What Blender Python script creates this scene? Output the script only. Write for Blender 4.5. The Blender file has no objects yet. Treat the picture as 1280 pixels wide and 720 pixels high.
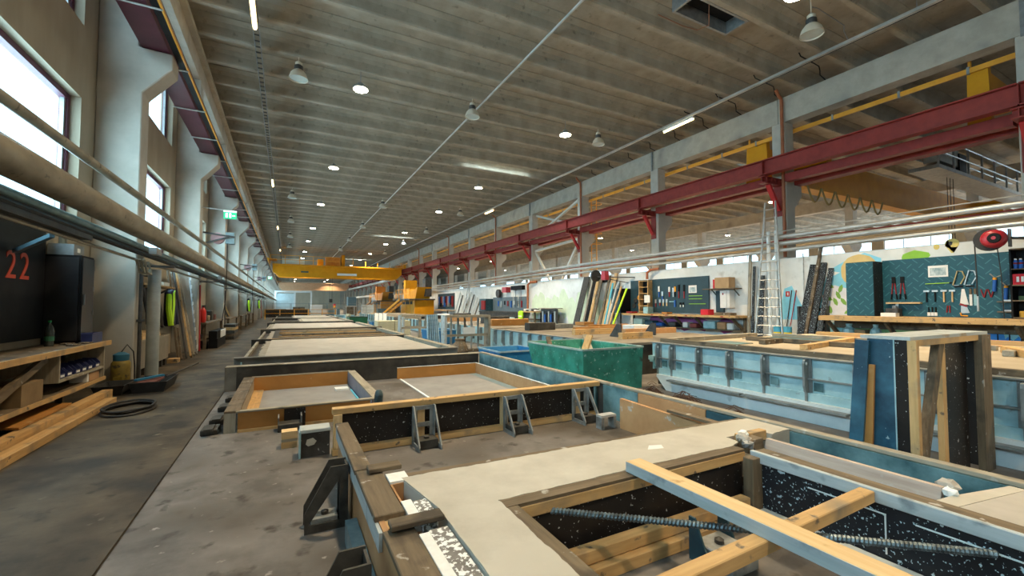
import bpy, bmesh, math, random
from mathutils import Vector, Matrix
random.seed(11)
SC = bpy.context.scene
C = SC.collection
# ---------------------------------------------------------------- camera
cam = bpy.data.objects.new('camera', bpy.data.cameras.new('camera'))
C.objects.link(cam)
cam.data.sensor_width = 36.0
cam.data.lens = 537.0 / 1280.0 * 36.0
cam.data.clip_start = 0.05
cam.data.clip_end = 600
cam.location = (0, 0, 1.4)
_yaw, _pitch = math.radians(27.688), math.radians(2.2395)
cam.rotation_euler = (math.pi / 2 + _pitch, 0, -_yaw)
SC.camera = cam
# ---------------------------------------------------------------- world, exposure
SC.view_settings.view_transform = 'Standard'
SC.view_settings.look = 'None'
SC.view_settings.gamma = 1.0
SC.view_settings.use_curve_mapping = False
SC.view_settings.exposure = 0.2
w = bpy.data.worlds.new('sky'); SC.world = w
w.use_nodes = True
bg = w.node_tree.nodes['Background']
bg.inputs[0].default_value = (0.62, 0.86, 1.0, 1)
bg.inputs[1].default_value = 3.0
DAY = (0.58, 0.87, 1.0)
WARM = (1.0, 0.77, 0.48)
def area(name, loc, rot, sx, sy, power, col):
    l = bpy.data.lights.new(name, 'AREA'); l.shape = 'RECTANGLE'; l.size = sx; l.size_y = sy
    l.energy = power; l.color = col
    o = bpy.data.objects.new(name, l); C.objects.link(o); o.location = loc; o.rotation_euler = rot
    return o
# daylight of the sky outside the two glazed long walls and over the rooflights
for i, (ya, yb) in enumerate(((-11, 22), (22, 70), (70, 150))):
    L = yb - ya
    area('daylight', (-3.7, (ya + yb) / 2, 3.9), (0, -math.radians(78), 0), 2.6, L, 85 * L, DAY)
    area('daylight', (-3.7, (ya + yb) / 2, 7.0), (0, -math.radians(78), 0), 1.6, L, 15 * L, DAY)
area('daylight', (54.2, 40, 6.0), (0, math.radians(80), 0), 2.8, 110, 150 * 110, (.8, .93, 1.0))
for wy in (20.35, 47.35, 74.35, 101.35):
    area('daylight', (10.5, wy + .75, 10.8), (0, 0, 0), 3.8, 1.6, 1500, (.8, .93, 1.0))
# ---------------------------------------------------------------- helpers
OFF = {}
class MB:
    def __init__(s): s.v = []; s.f = []
    def add(s, vs, fs):
        n = len(s.v); s.v += [tuple(p) for p in vs]; s.f += [tuple(i + n for i in q) for q in fs]; return s
    def box(s, x0, x1, y0, y1, z0, z1):
        return s.add([(x0,y0,z0),(x1,y0,z0),(x1,y1,z0),(x0,y1,z0),(x0,y0,z1),(x1,y0,z1),(x1,y1,z1),(x0,y1,z1)],
              [(0,3,2,1),(4,5,6,7),(0,1,5,4),(1,2,6,5),(2,3,7,6),(3,0,4,7)])
    def beam(s, p, q, w, h, up=(0,0,1)):
        p, q = Vector(p), Vector(q); d = (q - p).normalized(); u = Vector(up)
        if abs(d.dot(u)) > .98: u = Vector((1, 0, 0))
        r = d.cross(u).normalized(); u = r.cross(d).normalized(); r *= w / 2; u *= h / 2
        return s.add([p-r-u, p+r-u, p+r+u, p-r+u, q-r-u, q+r-u, q+r+u, q-r+u],
              [(0,1,2,3),(7,6,5,4),(0,4,5,1),(1,5,6,2),(2,6,7,3),(3,7,4,0)])
    def prism(s, pts, ax, a, b):
        # polygon pts (2d) extruded along axis ax from a to b
        def P(u, t, c): return {'x': (c, u, t), 'y': (u, c, t), 'z': (u, t, c)}[ax]
        n = len(pts); vs = [P(u, t, a) for u, t in pts] + [P(u, t, b) for u, t in pts]
        fs = [tuple(range(n))[::-1], tuple(range(n, 2 * n))] + [(i, (i+1) % n, n + (i+1) % n, n + i) for i in range(n)]
        return s.add(vs, fs)
    def tube(s, pts, r, n=10, cap=True, r2=None):
        pts = [Vector(p) for p in pts]; m = len(pts); rings = []
        pu = None
        for i, p in enumerate(pts):
            d = (pts[min(i+1, m-1)] - pts[max(i-1, 0)]).normalized()
            u = pu if pu is not None else (Vector((0,0,1)) if abs(d.z) < .9 else Vector((1,0,0)))
            a = d.cross(u)
            if a.length < 1e-4: a = d.cross(Vector((0.3,1,0.2)))
            a.normalize(); b = a.cross(d).normalized(); pu = b
            rr = r if r2 is None else r + (r2 - r) * i / max(1, m - 1)
            rings.append([p + rr * (math.cos(2*math.pi*k/n) * a + math.sin(2*math.pi*k/n) * b) for k in range(n)])
        vs = [v for g in rings for v in g]; fs = []
        for i in range(m - 1):
            for k in range(n):
                fs.append((i*n + k, i*n + (k+1) % n, (i+1)*n + (k+1) % n, (i+1)*n + k))
        if cap: fs += [tuple(range(n))[::-1], tuple(range((m-1)*n, m*n))]
        return s.add(vs, fs)
    def lathe(s, prof, c, n=20, ax='z', cap=True):
        vs = []; m = len(prof)
        for r, t in prof:
            for k in range(n):
                a = 2 * math.pi * k / n; u, v = r * math.cos(a), r * math.sin(a)
                q = {'z': (u, v, t), 'x': (t, u, v), 'y': (u, t, v)}[ax]
                vs.append((c[0] + q[0], c[1] + q[1], c[2] + q[2]))
        fs = [(i*n + k, i*n + (k+1) % n, (i+1)*n + (k+1) % n, (i+1)*n + k) for i in range(m-1) for k in range(n)]
        if cap: fs += [tuple(range(n))[::-1], tuple(range((m-1)*n, m*n))]
        return s.add(vs, fs)
    def build(s, name, mat, parent=None, loc=None, smooth=False, bevel=0.0):
        o = Vector((0, 0, 0))
        if parent is not None: o = OFF[parent.name]
        elif loc is not None: o = Vector(loc)
        me = bpy.data.meshes.new(name)
        me.from_pydata([tuple(Vector(p) - o) for p in s.v], [], s.f)
        bm = bmesh.new(); bm.from_mesh(me); bmesh.ops.recalc_face_normals(bm, faces=bm.faces)
        if bevel: bmesh.ops.bevel(bm, geom=[e for e in bm.edges if len(e.link_faces) == 2 and e.calc_face_angle(0) > .5], offset=bevel, segments=1, affect='EDGES', clamp_overlap=True)
        bm.to_mesh(me); bm.free()
        if smooth:
            for p in me.polygons: p.use_smooth = True
            try: me.set_sharp_from_angle(angle=math.radians(38))
            except Exception: pass
        me.materials.append(mat)
        ob = bpy.data.objects.new(name, me); C.objects.link(ob)
        if parent is not None: ob.parent = parent; OFF[ob.name] = OFF[parent.name]
        else: ob.location = o; OFF[ob.name] = o
        return ob
def B(*a): return MB().box(*a)
def bb(name, mat, parent, *a, **k): return MB().box(*a).build(name, mat, parent, **k)
def tag(o, label, cat, group=None):
    o['label'] = label; o['category'] = cat
    if group: o['group'] = group
    return o
def thing(name, label, cat, loc, group=None):
    o = bpy.data.objects.new(name, None); C.objects.link(o); o.location = loc; o.empty_display_size = .1
    OFF[o.name] = Vector(loc); return tag(o, label, cat, group)
def struct(o): o['kind'] = 'structure'; return o
def dup(root, loc, rotz=None, label=None, group=None):
    r = root.copy(); C.objects.link(r); r.location = loc; OFF[r.name] = Vector(loc)
    if rotz is not None: r.rotation_euler = (0, 0, rotz)
    if label: r['label'] = label
    if group: r['group'] = group
    for ch in list(root.children):
        c = ch.copy(); C.objects.link(c); c.parent = r
        for g in list(ch.children):
            d = g.copy(); C.objects.link(d); d.parent = c
    return r
# ---------------------------------------------------------------- materials
MAT = {}
def pm(name, c1, c2=None, scale=3.0, rough=.7, metal=0.0, bump=0.0, stretch=(1,1,1), lo=.35, hi=.65, detail=6, spots=None, spec=None):
    if name in MAT: return MAT[name]
    m = bpy.data.materials.new(name); m.use_nodes = True; nt = m.node_tree; N = nt.nodes; Lk = nt.links
    b = N['Principled BSDF']; b.inputs['Roughness'].default_value = rough; b.inputs['Metallic'].default_value = metal
    if spec is not None: b.inputs['Specular IOR Level'].default_value = spec
    col = None
    if c2 is None: b.inputs['Base Color'].default_value = (*c1, 1)
    else:
        tc = N.new('ShaderNodeTexCoord'); mp = N.new('ShaderNodeMapping'); mp.inputs['Scale'].default_value = stretch
        Lk.new(tc.outputs['Object'], mp.inputs['Vector'])
        nz = N.new('ShaderNodeTexNoise'); nz.inputs['Scale'].default_value = scale; nz.inputs['Detail'].default_value = detail
        nz.inputs['Roughness'].default_value = .62
        Lk.new(mp.outputs[0], nz.inputs['Vector'])
        cr = N.new('ShaderNodeValToRGB'); cr.color_ramp.elements[0].position = lo; cr.color_ramp.elements[1].position = hi
        cr.color_ramp.elements[0].color = (*c1, 1); cr.color_ramp.elements[1].color = (*c2, 1)
        Lk.new(nz.outputs['Fac'], cr.inputs['Fac']); col = cr.outputs['Color']
        for sp in (spots or []):
            # sp = (colour, scale, threshold, softness, detail)
            n2 = N.new('ShaderNodeTexNoise'); n2.inputs['Scale'].default_value = sp[1]; n2.inputs['Detail'].default_value = sp[4]
            Lk.new(tc.outputs['Object'], n2.inputs['Vector'])
            r2 = N.new('ShaderNodeMapRange'); r2.inputs['From Min'].default_value = sp[2]; r2.inputs['From Max'].default_value = sp[2] + sp[3]
            Lk.new(n2.outputs['Fac'], r2.inputs['Value'])
            mx = N.new('ShaderNodeMix'); mx.data_type = 'RGBA'
            Lk.new(r2.outputs[0], mx.inputs['Factor']); Lk.new(col, mx.inputs[6]); mx.inputs[7].default_value = (*sp[0], 1)
            col = mx.outputs[2]
        Lk.new(col, b.inputs['Base Color'])
        if bump:
            bp = N.new('ShaderNodeBump'); bp.inputs['Strength'].default_value = bump; bp.inputs['Distance'].default_value = .01
            Lk.new(nz.outputs['Fac'], bp.inputs['Height']); Lk.new(bp.outputs[0], b.inputs['Normal'])
    MAT[name] = m; return m
def emit(name, col, st):
    if name in MAT: return MAT[name]
    m = bpy.data.materials.new(name); m.use_nodes = True; b = m.node_tree.nodes['Principled BSDF']
    b.inputs['Base Color'].default_value = (*col, 1); b.inputs['Emission Color'].default_value = (*col, 1); b.inputs['Emission Strength'].default_value = st
    MAT[name] = m; return m
def glassmat(name, tint, fac=.08):
    m = bpy.data.materials.new(name); m.use_nodes = True; nt = m.node_tree
    nt.nodes.remove(nt.nodes['Principled BSDF'])
    t = nt.nodes.new('ShaderNodeBsdfTransparent'); t.inputs[0].default_value = (*tint, 1)
    g = nt.nodes.new('ShaderNodeBsdfGlossy'); g.inputs['Roughness'].default_value = .05
    mx = nt.nodes.new('ShaderNodeMixShader'); mx.inputs[0].default_value = fac
    nt.links.new(t.outputs[0], mx.inputs[1]); nt.links.new(g.outputs[0], mx.inputs[2])
    nt.links.new(mx.outputs[0], nt.nodes['Material Output'].inputs[0]); return m
GLASS = glassmat('window_glass', (.93, .98, 1))
CONC = pm('concrete', (.36,.325,.265), (.46,.42,.35), 2.2, .85, bump=.15, spots=[((.24,.22,.19), 1.1, .58, .2, 3)])
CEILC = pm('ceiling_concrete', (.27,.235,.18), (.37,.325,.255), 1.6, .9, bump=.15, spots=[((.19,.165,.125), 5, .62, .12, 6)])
COLC = pm('column_concrete', (.40,.37,.315), (.50,.465,.40), 1.8, .75, bump=.08, spots=[((.33,.31,.27), .9, .55, .2, 5)])
WALLC = pm('panel_concrete', (.30,.25,.18), (.38,.32,.235), 1.5, .85, stretch=(1,1,.3), bump=.08)
DIRT = pm('dirty_floor', (.026,.019,.011), (.10,.076,.047), 1.6, .7, bump=.6, lo=.36, hi=.66, detail=14, spots=[((.016,.012,.008), 1.3, .52, .12, 12), ((.024,.018,.012), 6, .58, .1, 10), ((.14,.115,.077), 7, .66, .07, 10)])
SLAB = pm('grey_floor', (.085,.077,.069), (.205,.19,.176), 2.2, .6, bump=.6, lo=.34, hi=.68, detail=14, spots=[((.055,.043,.031), 1.1, .51, .14, 12), ((.036,.03,.024), 5, .6, .1, 10), ((.29,.27,.245), 12, .67, .05, 10)])
FRESH = pm('fresh_concrete', (.42,.39,.325), (.56,.53,.455), 3.2, .6, bump=.12, lo=.3, hi=.7, spots=[((.40,.37,.30), 1.6, .55, .2, 6), ((.50,.46,.39), 24, .6, .2, 3)])
CASTC = pm('cast_concrete', (.37,.34,.295), (.46,.43,.38), 2.5, .75, bump=.1)
RED = pm('red_steel', (.21,.026,.021), (.27,.036,.028), 4, .5, spec=.3)
REDD = pm('deep_red_steel', (.40,.015,.02), (.47,.02,.025), 4, .42)
PURP = pm('purple_steel', (.085,.016,.03), (.11,.022,.04), 4, .45)
PURPF = pm('purple_frame', (.075,.012,.035), (.1,.016,.045), 6, .5)
YEL = pm('crane_yellow', (.62,.26,.008), (.70,.31,.012), 2, .5, spec=.2)
ORA = pm('bus_orange', (.72,.30,.02), (.8,.36,.03), 3, .45)
PIPE = pm('galvanised', (.42,.42,.40), (.60,.60,.58), 7, .38, metal=.55, stretch=(1,.3,1))
PIPEO = pm('old_pipe', (.17,.145,.10), (.31,.265,.19), 5, .42, metal=.45, stretch=(1,.5,1), spots=[((.09,.07,.05), 12, .64, .06, 4)])
GREYM = pm('grey_metal', (.22,.23,.23), (.32,.33,.33), 6, .45, metal=.5)
DARKM = pm('dark_metal', (.045,.043,.04), (.085,.08,.075), 8, .5, metal=.4)
BLACK = pm('black_paint', (.008,.008,.009), (.014,.014,.015), 5, .55, spec=.15)
RUBBER = pm('black_rubber', (.015,.015,.015), (.03,.03,.03), 8, .7)
WHITE = pm('white_paint', (.72,.72,.70), (.8,.8,.78), 5, .55)
PAPER = pm('paper', (.8,.8,.77), (.84,.84,.82), 5, .8)
def woodm(tag_, ax, c1, c2, rough=.65, spots=None):
    st = {'x': (1.2, 16, 16), 'y': (16, 1.2, 16), 'z': (16, 16, 1.2)}[ax]
    return pm('wood_' + tag_ + '_' + ax, c1, c2, 1.6, rough, bump=.12, stretch=st, lo=.3, hi=.7, spots=spots)
def PINE(ax): return woodm('pine', ax, (.44,.265,.10), (.64,.41,.18), spots=[((.24,.19,.125), 3.0, .55, .16, 8), ((.14,.11,.08), 11, .64, .06, 6)])
def NEWP(ax): return woodm('new_pine', ax, (.62,.41,.19), (.76,.55,.30), spots=[((.45,.27,.11), 6, .66, .08, 5)])
def OLDW(ax): return woodm('old', ax, (.085,.06,.034), (.20,.148,.09), spots=[((.05,.038,.026), 4, .53, .14, 9), ((.42,.40,.36), 10, .65, .05, 6)])
def GREYW(ax): return woodm('grey', ax, (.25,.215,.155), (.40,.36,.28), spots=[((.17,.15,.115), 3.5, .55, .15, 8), ((.46,.46,.43), 9, .64, .08, 8)])
def BLUW(ax): return woodm('cement_grey', ax, (.34,.38,.385), (.5,.545,.545), spots=[((.22,.26,.27), 7, .57, .12, 7), ((.34,.27,.18), 5, .63, .08, 6)])
ORPLY = pm('orange_ply', (.34,.15,.03), (.47,.22,.055), 2.2, .5, stretch=(.6,1,1), bump=.05, spots=[((.5,.33,.17), 4, .66, .1, 5)])
TANPLY = pm('tan_ply', (.40,.205,.085), (.52,.295,.135), 3, .6, bump=.05, spots=[((.5,.47,.42), 6, .68, .05, 4)])
BLKPLY = pm('black_ply', (.012,.010,.010), (.024,.02,.018), 3, .42, spots=[((.62,.64,.64), 60, .70, .02, 2), ((.55,.57,.58), 21, .70, .015, 3)], spec=.3)
BLKPLY2 = pm('splashed_ply', (.012,.012,.014), (.022,.022,.026), 3, .42, spots=[((.55,.66,.70), 60, .63, .03, 2), ((.5,.6,.64), 19, .67, .02, 3)], spec=.3)
GRIME = pm('black_grime', (.02,.018,.015), (.075,.068,.056), 2.6, .55, lo=.4, hi=.75, bump=.1)
TEALP = pm('teal_face', (.018,.07,.085), (.20,.36,.39), 2.6, .5, lo=.35, hi=.72, bump=.05)
TEALD = pm('teal_dark', (.012,.05,.07), (.03,.10,.13), 4, .5)
STEELW = pm('form_steel', (.26,.44,.49), (.46,.66,.70), 3.0, .5, metal=.15, lo=.3, hi=.7, bump=.05, spots=[((.24,.29,.3), 7, .64, .08, 5)])
STEELG = pm('form_rib', (.17,.19,.19), (.29,.31,.31), 6, .5, metal=.3)
BRKT = pm('bracket_steel', (.16,.17,.165), (.33,.35,.35), 9, .5, metal=.35)
BRKTD = pm('bracket_dark', (.03,.028,.025), (.075,.07,.06), 9, .55, metal=.2)
FOAM = pm('foam', (.74,.75,.73), (.84,.85,.83), 20, .8)
SPECK = pm('speckled_strip', (.14,.13,.12), (.26,.25,.23), 8, .7, spots=[((.82,.84,.84), 42, .50, .03, 4)])
# ================================================================ THE SETTING
Y0, Y1 = -12.0, 156.0
struct(B(-3.3, -.865, Y0, Y1, -.3, 0).build('floor', DIRT))
struct(B(-.85, 15.2, Y0, Y1, -.3, 0).build('floor', SLAB))
struct(B(15.2, 53.3, Y0, Y1, -.3, 0).build('floor', SLAB))
struct(B(-.865, -.85, Y0, Y1, -.3, -.012).build('trim_1', DARKM))
# --- roof: slab with a row of precast ribs below it, rooflight wells left open
RY = [6.85 + 1.5 * k for k in range(-8, 100)]
WELLS = [20.35, 47.35, 74.35, 101.35]          # rib line just before each rooflight
def roof(name, xa, xb, wx, wells):
    m = MB(); cuts = []
    for wy in wells:
        cuts.append((wy + .33, wy + 1.2))
    y = Y0
    for a, b in cuts:
        m.box(xa, xb, y, a, 9.42, 9.6); m.box(xa, wx[0], a, b, 9.42, 9.6); m.box(wx[1], xb, a, b, 9.42, 9.6)
        for q in ((wx[0] - .05, wx[0], a, b), (wx[1], wx[1] + .05, a, b), (wx[0], wx[1], a - .05, a), (wx[0], wx[1], b, b + .05)):
            m.box(*q, 9.6, 10.05)
        y = b
    m.box(xa, xb, y, Y1, 9.42, 9.6)
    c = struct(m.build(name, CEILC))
    prof = [(-.07, 8.93), (.07, 8.93), (.095, 8.97), (.115, 9.2), (.17, 9.32), (.32, 9.4), (.32, 9.42), (-.32, 9.42), (-.32, 9.4), (-.17, 9.32), (-.115, 9.2), (-.095, 8.97)]
    r0 = None
    for yy in RY:
        if r0 is None:
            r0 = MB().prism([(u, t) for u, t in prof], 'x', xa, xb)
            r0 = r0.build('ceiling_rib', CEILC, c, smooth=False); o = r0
        else:
            o = r0.copy(); C.objects.link(o)
        o.location = (0, yy, 0)
    for wy in wells:
        bb('rooflight_pane', GLASS, c, wx[0], wx[1], wy + .33, wy + 1.2, 9.98, 10.0)
    return c
ceil = roof('ceiling', -2.95, 16.05, (8.6, 12.4), WELLS)
roof('ceiling', 16.05, 34.3, (22.6, 26.4), [14.35, 29.35, 47.35])
roof('ceiling', 34.3, 53.3, (41.0, 45.0), [20.35, 35.35, 56.35])
# covered hatch in the roof slab near the camera
h = thing('roof_hatch', 'dark open hatch with a pale metal rim in the concrete roof', 'hatch', (9.75, 7.3, 8.97))
m = MB(); m.box(8.7, 10.8, 6.96, 7.02, 8.96, 9.42); m.box(8.7, 10.8, 7.6, 7.66, 8.96, 9.42); m.box(8.7, 8.76, 7.02, 7.6, 8.96, 9.42); m.box(10.74, 10.8, 7.02, 7.6, 8.96, 9.42)
m.build('rim', GREYM, h)
bb('cover', BLACK, h, 8.76, 10.74, 7.02, 7.6, 9.3, 9.34)
MB().tube([(9.6, 7.25, 9.3), (9.65, 7.3, 9.05), (9.9, 7.5, 8.9), (9.75, 7.75, 8.86), (9.3, 7.85, 8.9), (8.4, 7.85, 8.92)], .012, 6).build('cable', pm('rust_cable', (.25,.1,.05)), h)
# --- left wall: concrete panels with two bands of windows
CY = [9.75 + 6 * k for k in range(-4, 25)]      # front faces of left columns
WX = -2.97
m = MB()
m.box(-3.25, WX, Y0, Y1, 0, 2.55); m.box(-3.25, WX, Y0, Y1, 4.72, 5.9); m.box(-3.25, WX, Y0, Y1, 7.75, 9.5)
for cy in CY:
    m.box(-3.25, WX, cy - .55, cy + .95, 2.55, 4.72); m.box(-3.25, WX, cy - .55, cy + .95, 5.9, 7.75)
struct(m.build('wall_left', WALLC))
n = 1
for cy in CY:
    for (za, zb) in ((2.55, 4.72), (5.9, 7.75)):
        ya, yb = cy - 5.05, cy - .55
        wo = B(-3.2, -3.1, ya, ya + .09, za, zb).box(-3.2, -3.1, yb - .09, yb, za, zb).box(-3.2, -3.1, ya + .09, yb - .09, za, za + .09).box(-3.2, -3.1, ya + .09, yb - .09, zb - .09, zb).build('window_%d' % n, PURPF, None, (-3.15, (ya + yb) / 2, za))
        struct(wo); OFF[wo.name] = Vector((-3.15, (ya + yb) / 2, za))
        ym = ya + 2.5
        q = MB()
        for yy in (ya + .09, ym - .05, ym + .0, yb - .15): q.box(-3.17, -3.12, yy, yy + .06, za + .09, zb - .09)
        q.build('sash', GREYM, wo)
        bb('pane', GLASS, wo, -3.15, -3.143, ya + .1, ym - .02, za + .09, zb - .09)
        bb('pane', GLASS, wo, -3.15, -3.143, ym + .04, yb - .1, za + .09, zb - .09)
        n += 1
# --- left columns with corbels (one outline, extruded along the hall)
prof = [(WX, 0), (-2.35, 0), (-2.35, 5.2), (-1.93, 5.72), (-1.93, 6.0), (-2.42, 6.02), (-2.42, 8.25), (WX, 8.25)]
c0 = None
for cy in CY:
    if c0 is None:
        c0 = MB().prism(prof, 'y', 0, .45).build('concrete_column', COLC, bevel=.015)
        tag(c0, 'pale concrete column with a corbel against the wall of tall windows', 'column', 'columns along the window wall'); o = c0
    else: o = c0.copy(); C.objects.link(o)
    o.location = (0, cy, 0)
# eaves beam above the left columns
m = MB(); m.box(-2.95, -2.45, Y0, Y1, 8.25, 8.8); m.box(-2.95, -2.31, Y0, Y1, 8.8, 8.95)
struct(m.build('trim_2', CONC))
jt = MB()
for cy in CY: jt.box(-2.452, -2.445, cy + .2, cy + .23, 8.25, 8.8)
# left crane runway girder
g = thing('crane_girder', 'dark purple steel crane girder lying on the corbels of the window wall', 'crane girder', (-2.15, 30, 6.02))
bb('bottom_flange', PURP, g, -2.38, -1.98, Y0, 118, 6.02, 6.05); bb('web', PURP, g, -2.19, -2.16, Y0, 118, 6.05, 6.6); bb('top_flange', PURP, g, -2.36, -2.0, Y0, 118, 6.6, 6.64)
MB().box(-2.21, -2.14, Y0, 118, 6.64, 6.72).build('rail', DARKM, g)
g = thing('conductor_line', 'orange and black conductor bars running below the purple crane girder', 'busbar', (-1.84, 30, 6.0))
bb('orange_bar', ORA, g, -1.815, -1.79, -10, 118, 6.0, 6.05); bb('black_bar', BLACK, g, -1.93, -1.83, -10, 118, 6.02, 6.1)
for k in range(45): MB().tube([(-2.4, 2.3 + 2.0 * k, 5.985), (-1.79, 2.3 + 2.0 * k, 5.985)], .016, 6).build('bracket_rod', PIPE, g)
# --- right row of columns carrying the roof beam
RC = [3.17 + 6 * k for k in range(-2, 26)]
prof = [(15.8, 0), (16.3, 0), (16.3, 4.9), (16.75, 5.35), (16.75, 5.75), (16.3, 5.75), (16.3, 8.0), (15.8, 8.0)]
c0 = None
for cy in RC:
    if c0 is None:
        c0 = MB().prism(prof, 'y', -.24, .24).build('concrete_column', COLC, bevel=.015)
        tag(c0, 'square concrete column between the two halls carrying the roof beam', 'column', 'columns between the halls'); o = c0
    else: o = c0.copy(); C.objects.link(o)
    o.location = (0, cy, 0)
m = MB()
for i in range(len(RC) - 1): m.box(15.8, 16.3, RC[i] + .01, RC[i+1] - .01, 8.0, 8.9)
struct(m.build('trim_3', CONC))
# low partition wall under the pipes
struct(B(15.2, 15.4, Y0, 90, 0, 3.0).build('wall_right', pm('painted_wall', (.66,.68,.67), (.80,.82,.81), 1.3, .8, bump=.08, spots=[((.5,.5,.47), 2.2, .6, .15, 5)])))
# far hall: outer wall with window strip
m = MB(); m.box(53.0, 53.3, Y0, Y1, 0, 5.2); m.box(53.0, 53.3, Y0, Y1, 7.8, 9.5)
for cy in RC: m.box(53.0, 53.3, cy - .5, cy + .5, 5.2, 7.8)
struct(m.build('wall_far', WALLC))
for cy in RC[:-1]:
    wo = B(53.1, 53.18, cy + .5, cy + .56, 5.2, 7.8).box(53.1, 53.18, cy + 5.44, cy + 5.5, 5.2, 7.8).box(53.1, 53.18, cy + 1.95, cy + 2.01, 5.2, 7.8).box(53.1, 53.18, cy + 3.95, cy + 4.01, 5.2, 7.8).build('window_%d' % n, GREYM, None, (53.14, cy + 3, 5.2)); struct(wo)
    OFF[wo.name] = Vector((53.14, cy + 3, 5.2))
    for a in (.56, 2.01, 4.01): bb('pane', GLASS, wo, 53.13, 53.137, cy + a, cy + a + (1.39 if a < 1 else 1.43 if a > 3 else 1.94), 5.2, 7.8)
    n += 1
c0 = None
for cy in RC:
    if c0 is None:
        c0 = MB().prism([(34.6, 0), (34.05, 0), (34.05, 4.9), (33.5, 5.4), (33.5, 5.8), (34.05, 5.8), (34.05, 8.1), (34.6, 8.1), (34.6, 5.8), (35.1, 5.8), (35.1, 5.4), (34.6, 4.9)], 'y', -.25, .25).build('concrete_column', COLC)
        tag(c0, 'concrete column with twin corbels at the far side of the second hall', 'column', 'columns beyond the second hall'); o = c0
    else: o = c0.copy(); C.objects.link(o)
    o.location = (0, cy, 0)
tag(B(33.52, 33.9, Y0 + .4, 120, 5.81, 6.3).build('crane_girder', pm('pale_girder', (.45,.33,.18), (.5,.38,.22), 3, .6), None, (33.7, 40, 5.81)), 'pale runway girder along the far columns of the second hall', 'crane girder')
tag(B(16.34, 16.72, Y0 + .4, 120, 5.76, 6.28).build('crane_girder', RED, None, (16.5, 40, 5.76)), 'dull red runway girder on the corbels facing the second hall', 'crane girder')
struct(B(34.05, 34.6, Y0 + .3, Y1 - .3, 8.1, 8.9).build('trim_5', CONC))
# end walls
struct(B(-3.25, 16.3, Y1 - .3, Y1, 0, 9.6).build('wall_end', pm('end_wall', (.62,.52,.38), (.72,.62,.47), .8, .85, stretch=(1,1,.4))))
struct(B(16.3, 53.3, Y1 - .3, Y1, 0, 9.6).build('wall_end', MAT['end_wall']))
struct(B(-3.25, 53.3, Y0, Y0 + .3, 0, 9.6).build('wall_back', WALLC))
struct(B(-3.25, 53.3, Y0, Y0 + .3, 9.6, 9.9).build('trim_4', CONC))
# --- red runway girder on brackets
g = thing('crane_girder', 'red steel crane girder on angled brackets fixed to the inner columns', 'crane girder', (15.1, 30, 5.95))
for i in range(len(RC) - 6):
    a, b = RC[i], RC[i+1]
    q = MB(); q.box(14.75, 15.05, a + .012, b - .012, 6.47, 6.5); q.box(14.885, 14.915, a + .012, b - .012, 6.0, 6.47); q.box(14.75, 15.05, a + .012, b - .012, 5.97, 6.0)
    q.build('beam', RED, g)
    q = MB(); q.box(15.5, 15.78, a + .26, b - .36, 5.75, 6.02); q.build('rear_beam', RED, g)
    q = MB(); q.box(14.75, 15.79, a - .1, a + .13, 5.9, 5.93); q.box(14.75, 15.79, a - .1, a + .13, 5.68, 5.71); q.box(14.75, 15.79, a - .01, a + .01, 5.71, 5.9)
    for xx in (14.9, 15.2, 15.4, 15.6): q.box(xx, xx + .02, a - .1, a + .13, 5.71, 5.9)
    q.box(15.77, 15.795, a - .1, a + .2, 4.6, 5.95)
    q.build('bracket_arm', RED, g)
    MB().beam((15.12, a, 5.68), (15.7, a, 4.8), .16, .1).build('brace', REDD, g)
    MB().box(14.76, 15.04, a - .01, a + .01, 6.0, 6.47).build('stiffener', RED, g)
# yellow busbar under the roof beam
g = thing('busbar', 'long yellow busbar hung below the concrete roof beam', 'busbar', (16.0, 30, 7.85))
for i in range(len(RC) - 6): bb('bar', ORA, g, 16.4, 16.46, RC[i] + .02, RC[i+1] - .02, 7.72, 7.86)
for i in range(len(RC) - 6):
    for t in (1.2, 2.7, 4.5): bb('clip', GREYM, g, 16.385, 16.47, RC[i] + t, RC[i] + t + .06, 7.7, 7.9)
# downpipes and steel ties at the columns
for i, cy in enumerate(RC[2:12]):
    if i % 2 == 1:
        o = MB().tube([(15.72, cy - .18, 3.1), (15.72, cy - .18, 8.7), (15.7, cy - .18, 8.85), (15.55, cy - .18, 8.92), (15.4, cy - .18, 9.1)], .055, 8).build('downpipe', pm('rust_pipe', (.32,.09,.035), (.4,.13,.05), 6, .55), None, (15.72, cy - .18, 3.1), smooth=True)
        tag(o, 'rust-red rainwater downpipe running down a column between the halls', 'pipe', 'rust-red downpipes')
    else:
        o = MB().box(15.74, 15.795, cy + .05, cy + .13, 7.95, 8.9).build('steel_tie', GREYM, None, (15.77, cy + .1, 7.95)); tag(o, 'grey steel tie plate between a column head and the roof beam', 'plate', 'tie plates on the roof beam')
# cross bracing in one bay
g = thing('cross_bracing', 'pale steel cross bracing between two columns behind the red girder', 'bracing', (16.05, 24.2, 3.1))
for p, q in (((15.98, 21.5, 7.9), (15.98, 26.85, 6.3)), ((16.14, 21.5, 6.3), (16.14, 26.85, 7.9)), ((16.05, 21.5, 5.5), (16.05, 26.85, 5.3)), ((16.05, 26.8, 5.2), (16.05, 24.2, 2.2)), ((16.05, 21.55, 5.4), (16.05, 24.2, 2.2))):
    MB().beam(p, q, .14, .14).build('brace', pm('pale_steel', (.55,.53,.47), (.62,.6,.54), 4, .5), g)
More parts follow.
